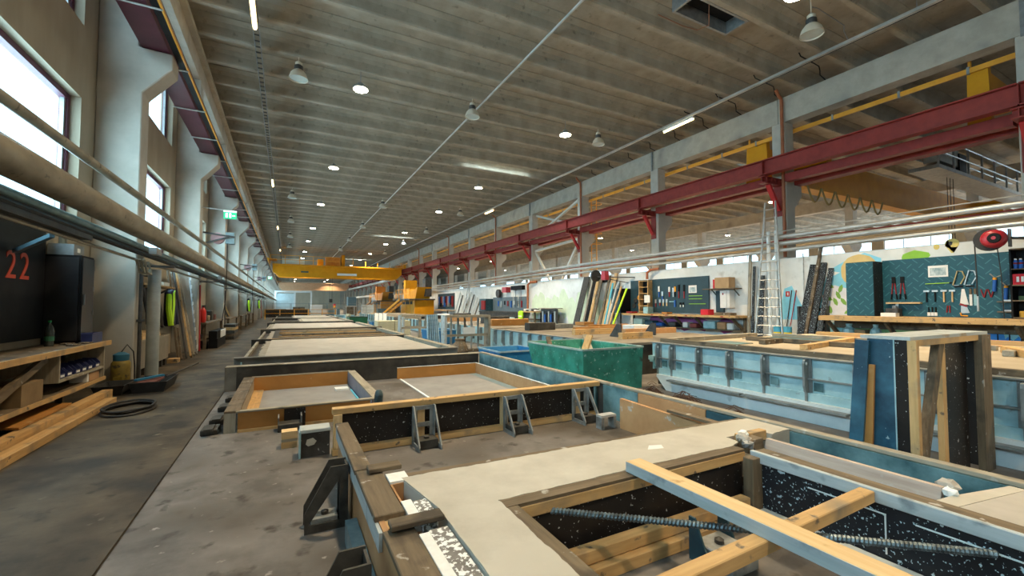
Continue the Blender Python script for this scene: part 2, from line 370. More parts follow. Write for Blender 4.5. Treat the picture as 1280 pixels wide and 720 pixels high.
# --- pipe runs on the right partition
for k, (z, r) in enumerate(((3.76, .075), (3.53, .075), (3.3, .06))):
    o = MB().tube([(15.0, -9, z), (15.0, 20, z - .05), (15.0, 62, z - .35)], r, 12).build('pipe', PIPE, None, (15.0, 20, z), smooth=True)
    tag(o, ('uppermost', 'middle', 'lowest')[k] + ' of three silver pipes above the painted partition wall', 'pipe', 'silver pipes on the partition')
o = MB().tube([(14.93, -9, 3.95), (14.93, 13, 3.9)], .018, 6).build('handrail', PIPE, None, (14.93, 2, 3.9)); tag(o, 'thin silver rail running just above the three silver pipes', 'rail')
o = MB().tube([(15.11, -9, 3.645), (15.11, 20, 3.6), (15.11, 55, 3.25)], .022, 6).build('red_pipe', pm('red_pipe_paint', (.3,.04,.03), (.36,.06,.04), 4, .5), None, (15.11, 20, 3.6)); tag(o, 'thin dark red pipe between the silver pipes on the partition', 'pipe')
# ================================================================ OVERHEAD
LAMPW = pm('lamp_enamel', (.62,.56,.45), (.68,.62,.5), 6, .45)
LIT = emit('lamp_glow', (1.0, .86, .62), 60)
LENS = pm('lamp_lens', (.45,.52,.5), (.5,.57,.55), 5, .25)
POWER = 440
def snap(y): return 6.85 + 1.5 * round((y - 6.85) / 1.5)
def lamp_mesh(name, x, y, z, label, group, lit, zt=8.94):
    top = zt - z
    t = thing(name, label, 'lamp', (x, y, z), group)
    MB().lathe([(.27, 0), (.255, .06), (.22, .16), (.15, .25), (.11, .28)], (x, y, z), 20, cap=False).build('reflector', LAMPW, t, smooth=True)
    MB().lathe([(.11, .28), (.125, .3), (.125, .4), (.09, .43)], (x, y, z), 14).build('gear_box', DARKM, t, smooth=True)
    MB().lathe([(.09, .43), (.1, .5), (.04, .56), (.012, .58), (.012, top)], (x, y, z), 12).build('hanger', LAMPW, t, smooth=True)
    MB().lathe([(.25, .03), (.24, .045)], (x, y, z), 20).build('lens', LIT if lit else LENS, t)
    return t
def lampspot(x, y, z, p):
    l = bpy.data.lights.new('lamp_light', 'AREA'); l.shape = 'DISK'; l.size = .5; l.spread = math.radians(112); l.energy = p; l.color = WARM
    o = bpy.data.objects.new('lamp_light', l); C.objects.link(o); o.location = (x, y, z - .015)
def flat_lamp(name, x, y, z, label, group):
    t = thing(name, label, 'lamp', (x, y, z), group)
    MB().lathe([(.2, 0), (.24, .02), (.24, .07), (.12, .12), (.1, .2), (.05, .22), (.012, .24), (.012, 8.94 - z)], (x, y, z), 20).build('housing', GREYM, t, smooth=True)
    MB().lathe([(.22, -.006), (.22, .0)], (x, y, z), 20).build('lens', LIT, t); return t
lit0 = flat_lamp('high_bay_lamp', 2.0, 14.35, 8.35, 'glowing high bay lamp under the ribbed roof of the main hall', 'lit high bay lamps')
lamp_mesh('high_bay_lamp', 11.7, 5.9, 8.25, 'unlit bell-shaped lamp hanging beside the long ceiling conduit near the roof hatch', 'unlit high bay lamps', False, 9.425)
off0 = lamp_mesh('high_bay_lamp', 11.7, 14.35, 8.25, 'unlit bell-shaped lamp hanging between the skylights and the roof beam', 'unlit high bay lamps', False)
lampspot(2.0, 14.35, 8.35, POWER * .5)
for (x, ys) in ((2.0, [-3.65, 5.35, 23.6, 32.9, 42.4, 52.0, 62.0, 72, 82, 92, 102, 112, 122, 132, 142]), (10.0, [-4, 5.0, 14.0, 22.9, 31.6, 40.9, 50.3, 60.5, 70, 80, 90, 100, 110, 120, 130, 140])):  # left row's first two lamps are unseen, added to brighten the foreground
    for y in ys:
        y = snap(y); dup(lit0, (x, y, 8.35)); lampspot(x, y, 8.35, POWER * (1.2 if x > 5 else .5))
for (x, ys) in ((.2, [14.6, 30.8, 39.6, 48.7, 58]), (5.89, [14.3, 31, 40, 48.4, 58]), (11.7, [31.3, 39.9, 49.5, 58.8])):
    for y in ys: dup(off0, (x, snap(y), 8.25), label={.2: 'unlit bell-shaped lamp hanging between the cable tray and the glowing lamps', 5.89: 'unlit bell-shaped lamp hanging on the straight conduit along the hall centre', 11.7: 'unlit bell-shaped lamp hanging between the skylights and the roof beam'}[x])
# second hall lamps
for x in (21.0, 29.0, 39.0, 48.0):
    for y in ((17, 26, 36, 48, 62, 78) if x < 35 else (6, 17, 28, 42, 58, 78)):
        y = snap(y); dup(lit0, (x, y, 8.35), label='glowing high bay lamp in the second hall beyond the red girder' if x < 35 else 'glowing high bay lamp in the farthest hall', group='lit lamps of the other halls'); lampspot(x, y, 8.35, POWER * 3.2)
# conduits and cable tray
o = MB().tube([(6.2, -6, 8.75), (6.2, 88, 8.75)], .035, 8).build('conduit', PIPE, None, (6.2, 30, 8.75), smooth=True); tag(o, 'straight thin conduit hung below the ribs along the hall centre', 'conduit')
t = thing('conduit', 'long grey trunking with cables beside the concrete roof beam', 'conduit', (13.65, 30, 8.66))
bb('trunking', PIPE, t, 13.6, 13.7, -6, 88, 8.64, 8.72); MB().tube([(13.74, -6, 8.66), (13.74, 88, 8.66)], .016, 6).build('cable', BLACK, t)
for k in range(14): MB().tube([(13.65, -1 + 5.5 * k, 8.72), (13.65, -1 + 5.5 * k, 9.42)], .01, 5).build('hanger', GREYM, t)
MB().tube([(11.75, 5.9, 9.0), (12.0, 5.9, 9.05), (13.3, 5.9, 9.0), (13.4, 5.95, 8.9), (13.6, 5.95, 8.72)], .014, 6).build('lamp_feed', GREYM, t)
t = thing('cable_tray', 'ladder-type cable tray running along the ceiling beside the window wall', 'cable tray', (-.84, 30, 8.66))
for sx in (-.92, -.78): bb('side_rail', GREYM, t, sx, sx + .02, 1.5, 96, 8.64, 8.74)
q = MB()
for k in range(300): q.box(-.9, -.78, 2 + .31 * k, 2.05 + .31 * k, 8.65, 8.67)
q.build('rungs', DARKM, t)['kind'] = 'stuff'
TUBE = emit('tube_glow', (1.0, .72, .3), 14)
def tube(x, y, l, label):
    t = thing('tube_light', label, 'light', (x, y, 8.55), 'fluorescent tube lights')
    bb('housing', WHITE, t, x - .06, x + .06, y - l/2, y + l/2, 8.58, 8.64); MB().tube([(x, y - l/2 + .03, 8.555), (x, y + l/2 - .03, 8.555)], .035, 8).build('tube', TUBE, t)
for y in (12.0, 28.8, 45.4, 64): tube(-.85, y, 1.5, 'glowing tube light mounted under the ladder-type cable tray')
for y in (11.9, 30.0): tube(13.75, y, 1.5, 'glowing tube light mounted under the trunking beside the roof beam')
# small ceiling hooks of the roof ribs: black cables rising to the slab at the rib ends
q = 0
for k in range(12):
    y = 6.85 + 1.5 * k + .75
    o = MB().tube([(14.3, y, 9.43), (14.4, y, 9.33), (15.2, y, 9.3), (15.45, y, 9.28), (15.5, y, 9.15), (15.5, y, 9.0), (15.82, y, 8.915)], .018, 6).build('drop_cable', BLACK, ceil)
# ---------------- yellow bridge crane of the main hall
def crane(y, name, label, zb, dz, m_, sc):
    t = thing(name, label, 'crane', (6.4, y, zb))
    q = MB().prism([(-1.65, zb + dz * .45), (-.9, zb), (13.9, zb), (14.65, zb + dz * .45), (14.65, zb + dz), (-1.65, zb + dz)], 'y', y - .25, y + .25); q.build('girder', m_, t)
    MB().prism([(-1.65, zb + dz * .45), (-.9, zb), (13.9, zb), (14.65, zb + dz * .45), (14.65, zb + dz), (-1.65, zb + dz)], 'y', y + 1.9, y + 2.4).build('girder', m_, t)
    bb('walkway', m_, t, -1.65, 14.6, y - .9, y - .25, zb + dz * .92, zb + dz)
    for xx, zz in ((-2.33, 6.73), (14.75, 6.51)): bb('end_carriage', m_, t, xx, xx + .3, y - 1.2, y + 3.2, zz, zz + .55); MB().beam((xx + .15, y + 1.07, zz + .5), (-1.2 if xx < 0 else 14.2, y + 1.07, zz + .5), 2.2, .12).build('end_tie', m_, t)
    if sc:
        r = MB()
        for z in (.55, 1.1): r.tube([(-1.9, y - .88, zb + dz + z), (6.2, y - .88, zb + dz + z)], .035, 6)
        r.build('guard_rail', ORA, t)
        for k in range(11): bb('rail_post', ORA, t, -1.9 + 1.63 * k, -1.84 + 1.63 * k, y - .91, y - .85, zb + dz, zb + dz + (1.1 if k < 7 else .7))
        bb('panel_box', pm('pale_box', (.55,.58,.52)), t, -.6, 2.0, y - .6, y - .3, zb + dz, zb + dz + .75)
        bb('sign', PAPER, t, 6.0, 8.5, y - .27, y - .255, zb + .35, zb + .65)
        bb('sign', TEALD, t, 1.6, 2.5, y - .27, y - .255, zb + .6, zb + .8)
        tr = bb('trolley', pm('crane_orange', (.62,.2,.02), (.7,.26,.03), 3, .5), t, 4.6, 6.4, y + .2, y + 2.0, zb + dz + .02, zb + dz + 1.2)
        MB().box(3.6, 4.3, y + .2, y + 1.4, zb + dz, zb + dz + .9).build('drum', YEL, tr); MB().box(6.6, 7.0, y + .1, y + 1.9, zb + dz, zb + dz + 1.6).build('mast', YEL, tr)
        for xx in (5.2, 5.5): MB().tube([(xx, y + 1, zb + dz), (xx, y + 1, 2.2)], .02, 5).build('rope', DARKM, tr)
        MB().box(5.15, 5.55, y + .8, y + 1.2, 1.7, 2.2).build('hook_block', DARKM, tr)
    return t
crane(62.5, 'bridge_crane', 'yellow bridge crane with guard rail spanning the main hall', 5.0, 1.6, YEL, True)
crane(122, 'bridge_crane', 'pale orange bridge crane at the far end of the main hall', 5.1, 1.9, pm('far_crane', (.62,.36,.2), (.68,.42,.25), 2, .6), False)
# ---------------- second hall crane
t = thing('bridge_crane', 'yellow bridge crane with hanging cable loops in the second hall', 'crane', (25, 9.0, 5.75))
MB().prism([(16.78, 6.6), (16.78, 5.8), (17.2, 5.75), (32.6, 5.75), (33.45, 6.2), (33.45, 7.0), (16.78, 7.0)], 'y', 8.9, 9.4).build('girder', YEL, t)
q = MB()
for k in range(6):
    x = 16.8 + .95 * k
    q.tube([(x + .9 * i / 8, 8.75, 5.75 - .55 * math.sin(math.pi * i / 8)) for i in range(9)], .035, 6)
q.build('cable_loops', pm('cable_yellow', (.28,.2,.07)), t)
for xx in (16.35, 33.52): bb('end_carriage', YEL, t, xx, xx + .35, 7.9, 9.5, 6.31, 7.0)
# grey maintenance walkway with hoist
t = thing('hoist_walkway', 'grey steel hoist walkway with railings in the second hall', 'walkway', (26, 7.2, 6.3))
bb('deck', GREYM, t, 21.4, 33.2, 6.6, 7.5, 6.52, 6.66)
r = MB()
for yy in (6.62, 7.48):
    for z in (.5, 1.0): r.tube([(21.4, yy, 6.66 + z), (33.2, yy, 6.66 + z)], .03, 6)
r.build('railing', GREYM, t)
for k in range(9): bb('post', GREYM, t, 21.4 + 1.46 * k, 21.46 + 1.46 * k, 6.6, 6.66, 6.66, 7.66)
hb = bb('hoist', pm('hoist_grey', (.3,.32,.3), (.36,.38,.36), 4, .5), t, 22.2, 24.0, 6.8, 7.3, 6.95, 7.6)
bb('name_plate', PAPER, hb, 22.35, 23.4, 6.785, 6.8, 7.25, 7.5)
MB().box(23.9, 24.6, 6.75, 7.35, 6.7, 7.5).build('motor', BLACK, t)
for xx in (23.4, 23.7, 24.0): MB().tube([(xx, 7.0, 6.6), (xx, 7.0, 3.6)], .012, 5).build('rope', DARKM, t)
# yellow end stop of another crane high on the red girder (near the right edge)
for (y, s, lab) in ((4.25, .55, 'orange crane buffer block standing above the red girder near the hose reel'), (10.45, 1.1, 'orange crane buffer block standing above the red girder beside a column')):
    t = thing('buffer_block', lab, 'crane part', (16.6, y, 6.4))
    MB().prism([(y - .42 * s, 6.285), (y + .42 * s, 6.285), (y + .36 * s, 7.85), (y - .36 * s, 7.85)], 'x', 16.5, 16.72).build('block', YEL, t)
    MB().tube([(16.55, y + .28 * s, 7.85), (16.55, y + .28 * s, 8.1)], .04, 8).build('stud', ORA, t)
    MB().beam((16.72, y - .05, 7.3), (18.2, y - .05, 7.25), .3, .7).build('arm', YEL, t)
# yellow caged ladder behind the girder
t = thing('caged_ladder', 'yellow caged ladder on a column behind the red girder', 'ladder', (16.85, 21.1, 3.2))
for zz in (5.45, 5.65): MB().beam((16.75, 21.1, zz), (16.83, 21.1, zz), .3, .05).build('wall_bracket', ORA, t)
for yy in (20.85, 21.35): MB().tube([(16.82, yy, 3.2), (16.82, yy, 7.9)], .03, 6).build('rail', ORA, t)
for k in range(15): MB().tube([(16.82, 20.85, 3.4 + .3 * k), (16.82, 21.35, 3.4 + .3 * k)], .016, 5).build('rung', ORA, t)
for k in range(5):
    MB().tube([(16.82 + .55 * math.sin(math.pi * i / 8), 21.1 - .35 * math.cos(math.pi * i / 8), 5.2 + .62 * k) for i in range(9)], .02, 5).build('hoop', ORA, t)
# ---------------- skylight glow comes from the open wells in the roof
# ================================================================ NEAR FORM ON THE FLOOR
T = .42
f = thing('slab_formwork', 'long wooden slab formwork with open pit and splashed black plywood sides', 'formwork', (2.0, 2.0, 0))
# left side rail: planks on edge panels
bb('side_panel', TANPLY, f, .40, .425, -.6, 3.85, 0, .39)
for (x0, x1, y0, y1, z0, z1) in ((.375, .475, 2.72, 3.86, .39, .42), (.38, .52, 2.1, 2.715, .385, .415), (.395, .53, -.6, 1.98, .37, .40)):
    bb('rail_plank', OLDW('y'), f, x0, x1, y0, y1, z0, z1, bevel=.004)
bb('cleat', OLDW('x'), f, .44, .63, 2.62, 2.71, .42, .445, bevel=.004)
bb('cleat', OLDW('x'), f, .42, .66, 1.92, 2.0, .415, .44, bevel=.004)
bb('end_block', PINE('x'), f, .40, .52, 2.02, 2.1, .30, .385)
bb('steel_channel', pm('blue_channel', (.12,.2,.23), (.24,.33,.36), 6, .45, metal=.3), f, .33, .395, -.6, 2.75, .0, .13)
bb('steel_edge', BLUW('y'), f, .382, .398, 2.0, 3.86, .30, .385)
# foam strips and cavity beside the concrete
bb('foam_strip', FOAM, f, .53, .575, -.6, 1.88, .34, .402); bb('foam_strip', FOAM, f, .53, .58, 2.02, 2.22, .34, .408)
bb('foam_strip', FOAM, f, .53, .64, 2.47, 2.6, .34, .412)
bb('speckled_strip', SPECK, f, .578, .665, -.6, 1.9, .33, .398); bb('speckled_strip', SPECK, f, .585, .655, 2.0, 2.2, .33, .405)
bb('cavity_side', TANPLY, f, .53, .54, 2.2, 2.47, .05, .40); bb('cavity_side', TEALD, f, .645, .655, 2.2, 2.47, .05, .4); bb('cavity_side', TANPLY, f, .54, .645, 2.46, 2.47, .05, .4)
# back wall of the form: black plywood between timbers
bb('back_panel', BLKPLY, f, .43, 3.5, 4.42, 4.44, .05, .37)
bb('top_timber', PINE('x'), f, .40, 3.55, 4.36, 4.46, .37, .425, bevel=.004)
bb('foot_timber', PINE('x'), f, .40, 3.5, 4.33, 4.42, 0, .055, bevel=.004)
for xx in (.41, 1.2, 2.16, 3.16): bb('upright', NEWP('z'), f, xx, xx + .075, 4.35, 4.42, .056, .37, bevel=.003)
# long right side wall
RX = 3.58
bb('side_cap', GREYW('y'), f, RX, RX + .075, -1.2, 8.28, .395, .425, bevel=.004)
bb('side_core', GRIME, f, RX + .02, RX + .06, -1.2, 8.28, 0, .395)
bb('side_face', TEALP, f, RX - .012, RX + .02, 4.47, 8.26, 0, .392); bb('side_face', TEALP, f, RX - .012, RX + .02, 3.72, 4.32, 0, .392)
bb('side_face', TANPLY, f, RX - .012, RX + .02, 2.82, 3.71, 0, .392); bb('side_face', TEALD, f, RX - .012, RX + .02, 2.5, 2.81, 0, .392)
bb('side_face', TEALP, f, RX - .012, RX + .02, .85, 2.05, 0, .392)
MB().prism([(2.58, 0), (3.8, 0), (3.8, .335), (2.58, .30)], 'x', 3.38, 3.42).build('inner_panel', TANPLY, f)
bb('inner_cap', OLDW('y'), f, 3.36, 3.44, 2.56, 3.1, .336, .36)
# stop board along the concrete's back edge
MB().prism([(.61, 2.52), (3.56, 2.40), (3.56, 2.47), (.61, 2.59)], 'z', .0, .40).build('stop_board', OLDW('x'), f)
# pit walls
bb('pit_cap', OLDW('x'), f, .97, 2.80, 1.905, 1.988, .395, .4125)
bb('pit_timber', PINE('x'), f, .99, 2.80, 1.90, 1.945, .335, .395, bevel=.003)
bb('pit_panel', BLKPLY, f, .99, 2.80, 1.925, 1.945, .05, .335)
bb('pit_cap', OLDW('y'), f, .955, 1.03, -.6, 1.9, .395, .4125)
bb('pit_panel', BLKPLY, f, .985, 1.005, -.6, 1.925, .02, .40)
bb('pit_batten', PINE('x'), f, 1.01, 2.70, 1.80, 1.87, .075, .145, bevel=.004); bb('pit_batten', PINE('x'), f, 1.01, 2.70, 1.76, 1.84, 0, .07, bevel=.004)
bb('corner_post', OLDW('z'), f, 2.70, 2.80, 1.78, 1.85, .0, .395, bevel=.004); bb('corner_post', PINE('z'), f, 2.62, 2.695, 1.86, 1.90, .0, .1)
bb('pit_rail', BLUW('y'), f, 2.775, 2.805, -.6, 1.85, .355, .425, bevel=.004); bb('pit_rail', OLDW('y'), f, 2.806, 2.91, -.6, 1.84, .39, .42, bevel=.003)
bb('pit_panel', BLKPLY2, f, 2.80, 2.82, -.6, 1.84, .07, .388)
bb('pit_foot', BLUW('y'), f, 2.70, 2.79, .2, 1.77, .0, .075, bevel=.004)
for (ya, yb) in ((1.12, 1.50), (.62, 1.0)):
    MB().box(2.792, 2.799, ya, yb, .30, .306).box(2.792, 2.799, ya, ya + .006, .10, .30).build('chalk_mark', PAPER, f)
bb('pit_panel', PINE('y'), f, 2.79, 2.80, .3, .6, .07, .3)
# right arm: trough with board
MB().prism([(3.05, .2), (3.10, .2), (3.15, .425), (3.115, .425)], 'y', 1.0, 1.95).build('trough_board', woodm('pinkish', 'y', (.36,.27,.215), (.52,.43,.36), spots=[((.5,.5,.47), 5, .58, .1, 6)]), f); bb('trough_floor', GRIME, f, 2.93, 3.56, .6, 2.02, .10, .16)
bb('trough_end', OLDW('x'), f, 2.93, 3.1, 1.96, 2.05, .34, .43, bevel=.004); bb('trough_end', PINE('x'), f, 3.0, 3.3, 2.06, 2.12, .36, .435, bevel=.004)
MB().prism([(2.93, .98), (3.1, .96), (3.56, .86), (3.56, .80), (2.93, .90)], 'z', .1, .40).build('trough_end', FRESH, f)
# concrete surface
s = thing('concrete_slab', 'freshly cast L-shaped pale concrete inside the near formwork', 'concrete slab', (1.8, 2.2, 0))
def ragged(pts, amp, step, seed):
    r = random.Random(seed); out = []
    for i, (p, am) in enumerate(pts):
        q = pts[(i + 1) % len(pts)][0]; L = math.dist(p, q); n = max(1, int(L / step)) if am else 1
        nx, ny = (q[1] - p[1]) / L, -(q[0] - p[0]) / L
        w1 = 0
        for k in range(n):
            w1 = .6 * w1 + r.uniform(-1, 1) * amp * am
            out.append((p[0] + (q[0] - p[0]) * k / n + nx * w1, p[1] + (q[1] - p[1]) * k / n + ny * w1))
    return out
P = [((.60, 2.5), 0), ((.675, 2.05), .25), ((.675, 1.6), .25), ((.67, -.6), 0), ((.965, -.6), 1), ((.965, 1.995), 1), ((2.80, 1.985), 1), ((2.90, 2.02), 1), ((2.92, 2.13), 0), ((3.3, 2.13), 0), ((3.3, 2.02), 1), ((3.565, 2.04), 0), ((3.565, 2.40), 1), ((2.0, 2.47), 1)]
MB().prism(ragged(P, .0055, .03, 5), 'z', .404, .4135).build('surface', FRESH, s)
MB().prism([(.60, 2.48), (.675, 2.05), (.675, 1.6), (.67, -.6), (.953, -.6), (.953, 1.99), (2.80, 1.99), (2.92, 2.13), (3.3, 2.13), (3.3, 2.02), (3.565, 2.04), (3.565, 2.38), (2.0, 2.44)], 'z', .02, .404).build('body', FRESH, s)
MB().prism([(2.915, .89), (3.565, .79), (3.565, -.9), (2.915, -.9)], 'z', .12, .405).build('surface', CASTC, s)
MB().prism([(2.2, 2.2), (2.32, 2.17), (2.36, 2.23), (2.27, 2.26)], 'z', .412, .414).build('pale_patch', WHITE, s)  # small white patch lying on the concrete surface
# loose timbers across the pit
o = thing('timber_beam', 'pale new timber laid lengthways over the open pit of the formwork', 'timber', (1.85, .8, .4175)); MB().beam((1.85, 1.97, .4475), (1.865, -.4, .4475), .11, .06).build('wood', NEWP('y'), o, bevel=.003); MB().beam((1.7935, 1.968, .4465), (1.8085, -.4, .4465), .003, .057).build('cement_film', BLUW('y'), o)
o = MB().beam((1.05, 1.14, .385), (2.77, 1.19, .385), .07, .06).build('timber_beam', PINE('x'), None, (1.9, 1.16, .355), bevel=.004); tag(o, 'short timber braced across the pit underneath the pale new timber', 'timber')
def rebar(p, q, r, label, mat):
    m = MB(); p, q = Vector(p), Vector(q); L = (q - p).length; n = int(L / .018); pts = [p + (q - p) * i / (2 * n) for i in range(2 * n + 1)]
    # ribbed bar: alternating radius rings
    d = (q - p).normalized(); a = d.cross(Vector((0, 0, 1))).normalized(); b = a.cross(d)
    vs = []; fs = []; K = 8
    for i, c in enumerate(pts):
        rr = r * (1.22 if i % 2 else .86)
        for k in range(K): vs.append(c + rr * (math.cos(2*math.pi*k/K) * a + math.sin(2*math.pi*k/K) * b) + d * .006 * math.sin(2*math.pi*k/K))
    for i in range(len(pts) - 1):
        for k in range(K): fs.append((i*K + k, i*K + (k+1) % K, (i+1)*K + (k+1) % K, (i+1)*K + k))
    fs += [tuple(range(K))[::-1], tuple(range(len(vs) - K, len(vs)))]
    m.add(vs, fs); return tag(m.build('rebar', mat, None, tuple(p), smooth=False), label, 'rebar')
STB = pm('rebar_steel', (.04,.05,.055), (.16,.21,.23), 25, .4, metal=.5)
rebar((1.2, 1.86, .365), (2.77, .72, .31), .0155, 'ribbed steel bar slanting across the open pit under the timbers', STB)
rebar((2.98, 2.0, .36), (2.975, .95, .345), .013, 'ribbed steel bar lying in the narrow trough beside the pit', pm('rebar_dark', (.03,.035,.035), (.10,.11,.11), 25, .45, metal=.4))
# steel magnets / brackets
def tri_bracket(y, label, x=.37, h=.385):
    t = thing('form_bracket', label, 'bracket', (x, y, 0), 'triangular brackets holding the form side')
    for dy in (-.075, .065):
        m = MB(); y0, y1 = y + dy, y + dy + .012
        m.prism([(x, 0), (x - .05, 0), (x - .05, h), (x, h)], 'y', y0, y1)
        m.prism([(x - .05, h), (x - .05, h - .075), (x - .23, .05), (x - .25, .0), (x - .25, .12), (x - .105, h)], 'y', y0, y1)
        m.prism([(x - .05, 0), (x - .05, .05), (x - .235, .05), (x - .25, 0)], 'y', y0, y1); m.build('side_plate', BRKTD, t)
    bb('back_plate', BRKTD, t, x - .012, x, y - .06, y + .063, .03, h - .01)
    mg = bb('magnet', BRKT, t, x - .21, x - .06, y - .06, y + .062, .005, .075); MB().lathe([(.022, .075), (.022, .095), (.01, .1)], (x - .13, y, 0), 10).build('knob', BRKTD, mg)
tri_bracket(3.02, 'black triangular steel bracket standing farther along the left form side')
tri_bracket(1.86, 'black triangular steel bracket propping the left form side beside the speckled strip', x=.315)
def a_bracket(x, label, y=4.32):
    t = thing('form_bracket', label, 'bracket', (x, y, 0), 'upright steel brackets on the form floor')
    for dx in (-.115, .10):
        m = MB(); m.prism([(y, 0), (y, .385), (y - .05, .385), (y - .035, .03), (y - .035, 0)], 'x', x + dx, x + dx + .014); m.prism([(y - .05, .385), (y - .27, .045), (y - .27, 0), (y - .235, 0), (y - .235, .035), (y - .042, .32)], 'x', x + dx, x + dx + .014); m.prism([(y - .035, 0), (y - .035, .04), (y - .235, .04), (y - .235, 0)], 'x', x + dx, x + dx + .014)
        m.build('side_plate', BRKT, t)
    m = MB(); m.box(x - .1, x + .1, y - .014, y, .34, .38); m.box(x - .1, x - .065, y - .014, y, .02, .34); m.box(x + .065, x + .1, y - .014, y, .02, .34); m.box(x - .065, x + .065, y - .014, y, .17, .215)
    for sz in (.255, .295):
        pass
    m.build('slotted_plate', BRKT, t)
    mg = bb('magnet', BRKTD, t, x - .095, x + .095, y - .2, y - .03, .005, .085); MB().lathe([(.028, .085), (.028, .105), (.012, .112)], (x, y - .12, 0), 10).build('knob', BRKTD, mg)
a_bracket(1.25, 'slotted upright steel bracket at the left upright of the black back panel')
a_bracket(2.27, 'slotted upright steel bracket at the middle of the black back panel')
a_bracket(3.2, 'slotted upright steel bracket beside the little metal trestle')
t = thing('metal_trestle', 'small metal trestle beside the rightmost slotted bracket', 'trestle', (3.25, 3.85, 0))
bb('top', pm('bright_metal', (.55,.58,.58), (.68,.7,.7), 7, .4, metal=.5), t, 3.15, 3.36, 3.84, 3.94, .13, .155)
for xx in (3.15, 3.325): bb('leg', BRKT, t, xx, xx + .035, 3.84, 3.94, 0, .13)
# bracket in the pit
t = thing('form_bracket', 'blue grey steel magnet bracket on the floor of the pit', 'bracket', (2.12, 1.6, 0))
for xx in (2.0, 2.24): MB().prism([(1.7, 0), (1.7, .23), (1.66, .23), (1.6, .09), (1.5, .0)], 'x', xx, xx + .012).build('side_plate', TEALD, t)
mg = bb('magnet', BRKT, t, 2.02, 2.235, 1.45, 1.69, .005, .1, bevel=.006); MB().lathe([(.025, .1), (.025, .12), (.01, .13)], (2.12, 1.6, 0), 10).build('knob', BRKTD, mg)
t = thing('steel_block', 'dark glass-green steel block lying against the pit wall', 'block', (2.66, .62, 0))
bb('body', TEALD, t, 2.6, 2.695, .45, .8, 0, .12, bevel=.008); MB().tube([(2.65, .46, .12), (2.65, .46, .16), (2.65, .52, .16), (2.65, .52, .12)], .008, 6).build('handle', PIPE, t)
# end box left of the back panel
t = thing('end_stop', 'black form end stop with a cement blotch next to the left rail', 'form block', (.26, 4.5, 0))
bb('body', pm('black_grime_white', (.02,.018,.016), (.06,.055,.05), 6, .5, spots=[((.5,.5,.47), 16, .66, .04, 3)]), t, .14, .385, 4.42, 4.56, 0, .22); bb('lid', BLUW('x'), t, .13, .39, 4.41, 4.6, .22, .25, bevel=.004)
bb('edge', STEELW, t, .125, .14, 4.4, 4.56, 0, .235); MB().prism([(.18, .12), (.19, .16), (.24, .17), (.27, .14), (.25, .11), (.2, .1)], 'y', 4.412, 4.42).build('cement_blotch', FRESH, t)
t = thing('timber_offcuts', 'two short timber offcuts stacked beside the black end stop', 'timber', (.06, 4.85, 0))
bb('offcut', PINE('x'), t, -.02, .12, 4.78, 4.88, 0, .06); bb('offcut', NEWP('x'), t, -.02, .12, 4.78, 4.9, .09, .16); bb('offcut', GREYW('x'), t, -.02, .12, 4.79, 4.89, .06, .09)
# ---------------- middle bed: box form and orange panels up to the black beam
t = thing('edge_beam', 'grimy black beam across the bed behind the two orange-sided forms', 'form beam', (1.4, 8.4, 0))
bb('beam', GRIME, t, -.85, 3.57, 8.31, 8.5, 0, .385, bevel=.004); bb('top_strip', GREYW('x'), t, -.85, 3.66, 8.30, 8.5, .385, .395); bb('end_panel', pm('grey_grime', (.09,.085,.07), (.16,.15,.13), 4, .6), t, -.86, -.70, 8.302, 8.31, 0, .385)
t = thing('box_formwork', 'square orange plywood box form with a grey floor', 'formwork', (.2, 6.8, 0))
bb('front_wall', ORPLY, t, -.45, .95, 5.62, 5.64, .03, .215); bb('front_cap', GREYW('x'), t, -.47, 1.02, 5.6, 5.67, .215, .235, bevel=.003); bb('front_foot', PINE('x'), t, -.45, .95, 5.6, 5.68, 0, .03)
bb('back_wall', ORPLY, t, -.47, 1.0, 8.1, 8.12, .0, .225); bb('back_cap', GREYW('x'), t, -.47, 1.02, 8.1, 8.14, .225, .24)
bb('left_wall', GREYW('y'), t, -.46, -.44, 5.68, 8.1, 0, .215); 
for (ya, yb) in ((5.62, 6.25), (6.27, 7.5), (7.52, 7.8), (7.82, 8.1)): bb('left_cap', OLDW('y'), t, -.58, -.43, ya, yb, .215, .24, bevel=.004)
bb('right_wall', pm('violet_ply', (.16,.16,.20), (.24,.24,.28), 3, .5), t, .98, 1.0, 5.68, 8.1, 0, .215); bb('right_cap', GREYW('y'), t, .98, 1.1, 5.66, 8.1, .215, .24, bevel=.004)
bb('floor_board', pm('form_floor', (.22,.215,.21), (.3,.295,.285), 2, .6), t, -.3, .96, 5.7, 8.02, 0, .02); bb('floor_edge', PINE('y'), t, -.44, -.3, 5.68, 8.1, 0, .024)
MB().tube([(.95, 5.9, .03), (.95, 7.4, .03)], .015, 6).build('seal', pm('cyan_seal', (.12,.5,.65)), t)
bb('foam_pad', FOAM, t, .72, .92, 7.45, 7.65, .02, .05); bb('end_frame', GREYW('z'), t, -.58, -.47, 5.62, 5.68, 0, .215)
for (y, xx) in ((5.75, -.72), (6.2, -.70), (6.9, -.70), (7.5, -.68)):
    t = thing('form_magnet', 'flat black form magnet along the left wall of the box form', 'magnet', (xx, y, 0), 'magnets beside the box form'); bb('body', BRKTD, t, xx - .07, xx + .09, y - .12, y + .12, 0, .06, bevel=.008); bb('lever', GRIME, t, xx - .03, xx + .05, y - .2, y + .02, .06, .085)
t = thing('form_magnet', 'black boxy form magnet at the front wall of the box form', 'magnet', (.05, 5.5, 0)); bb('body', BRKTD, t, -.06, .18, 5.4, 5.57, 0, .085, bevel=.006)
for xx in (-.06, .168): bb('cheek', BRKT, t, xx, xx + .012, 5.4, 5.59, .085, .16)
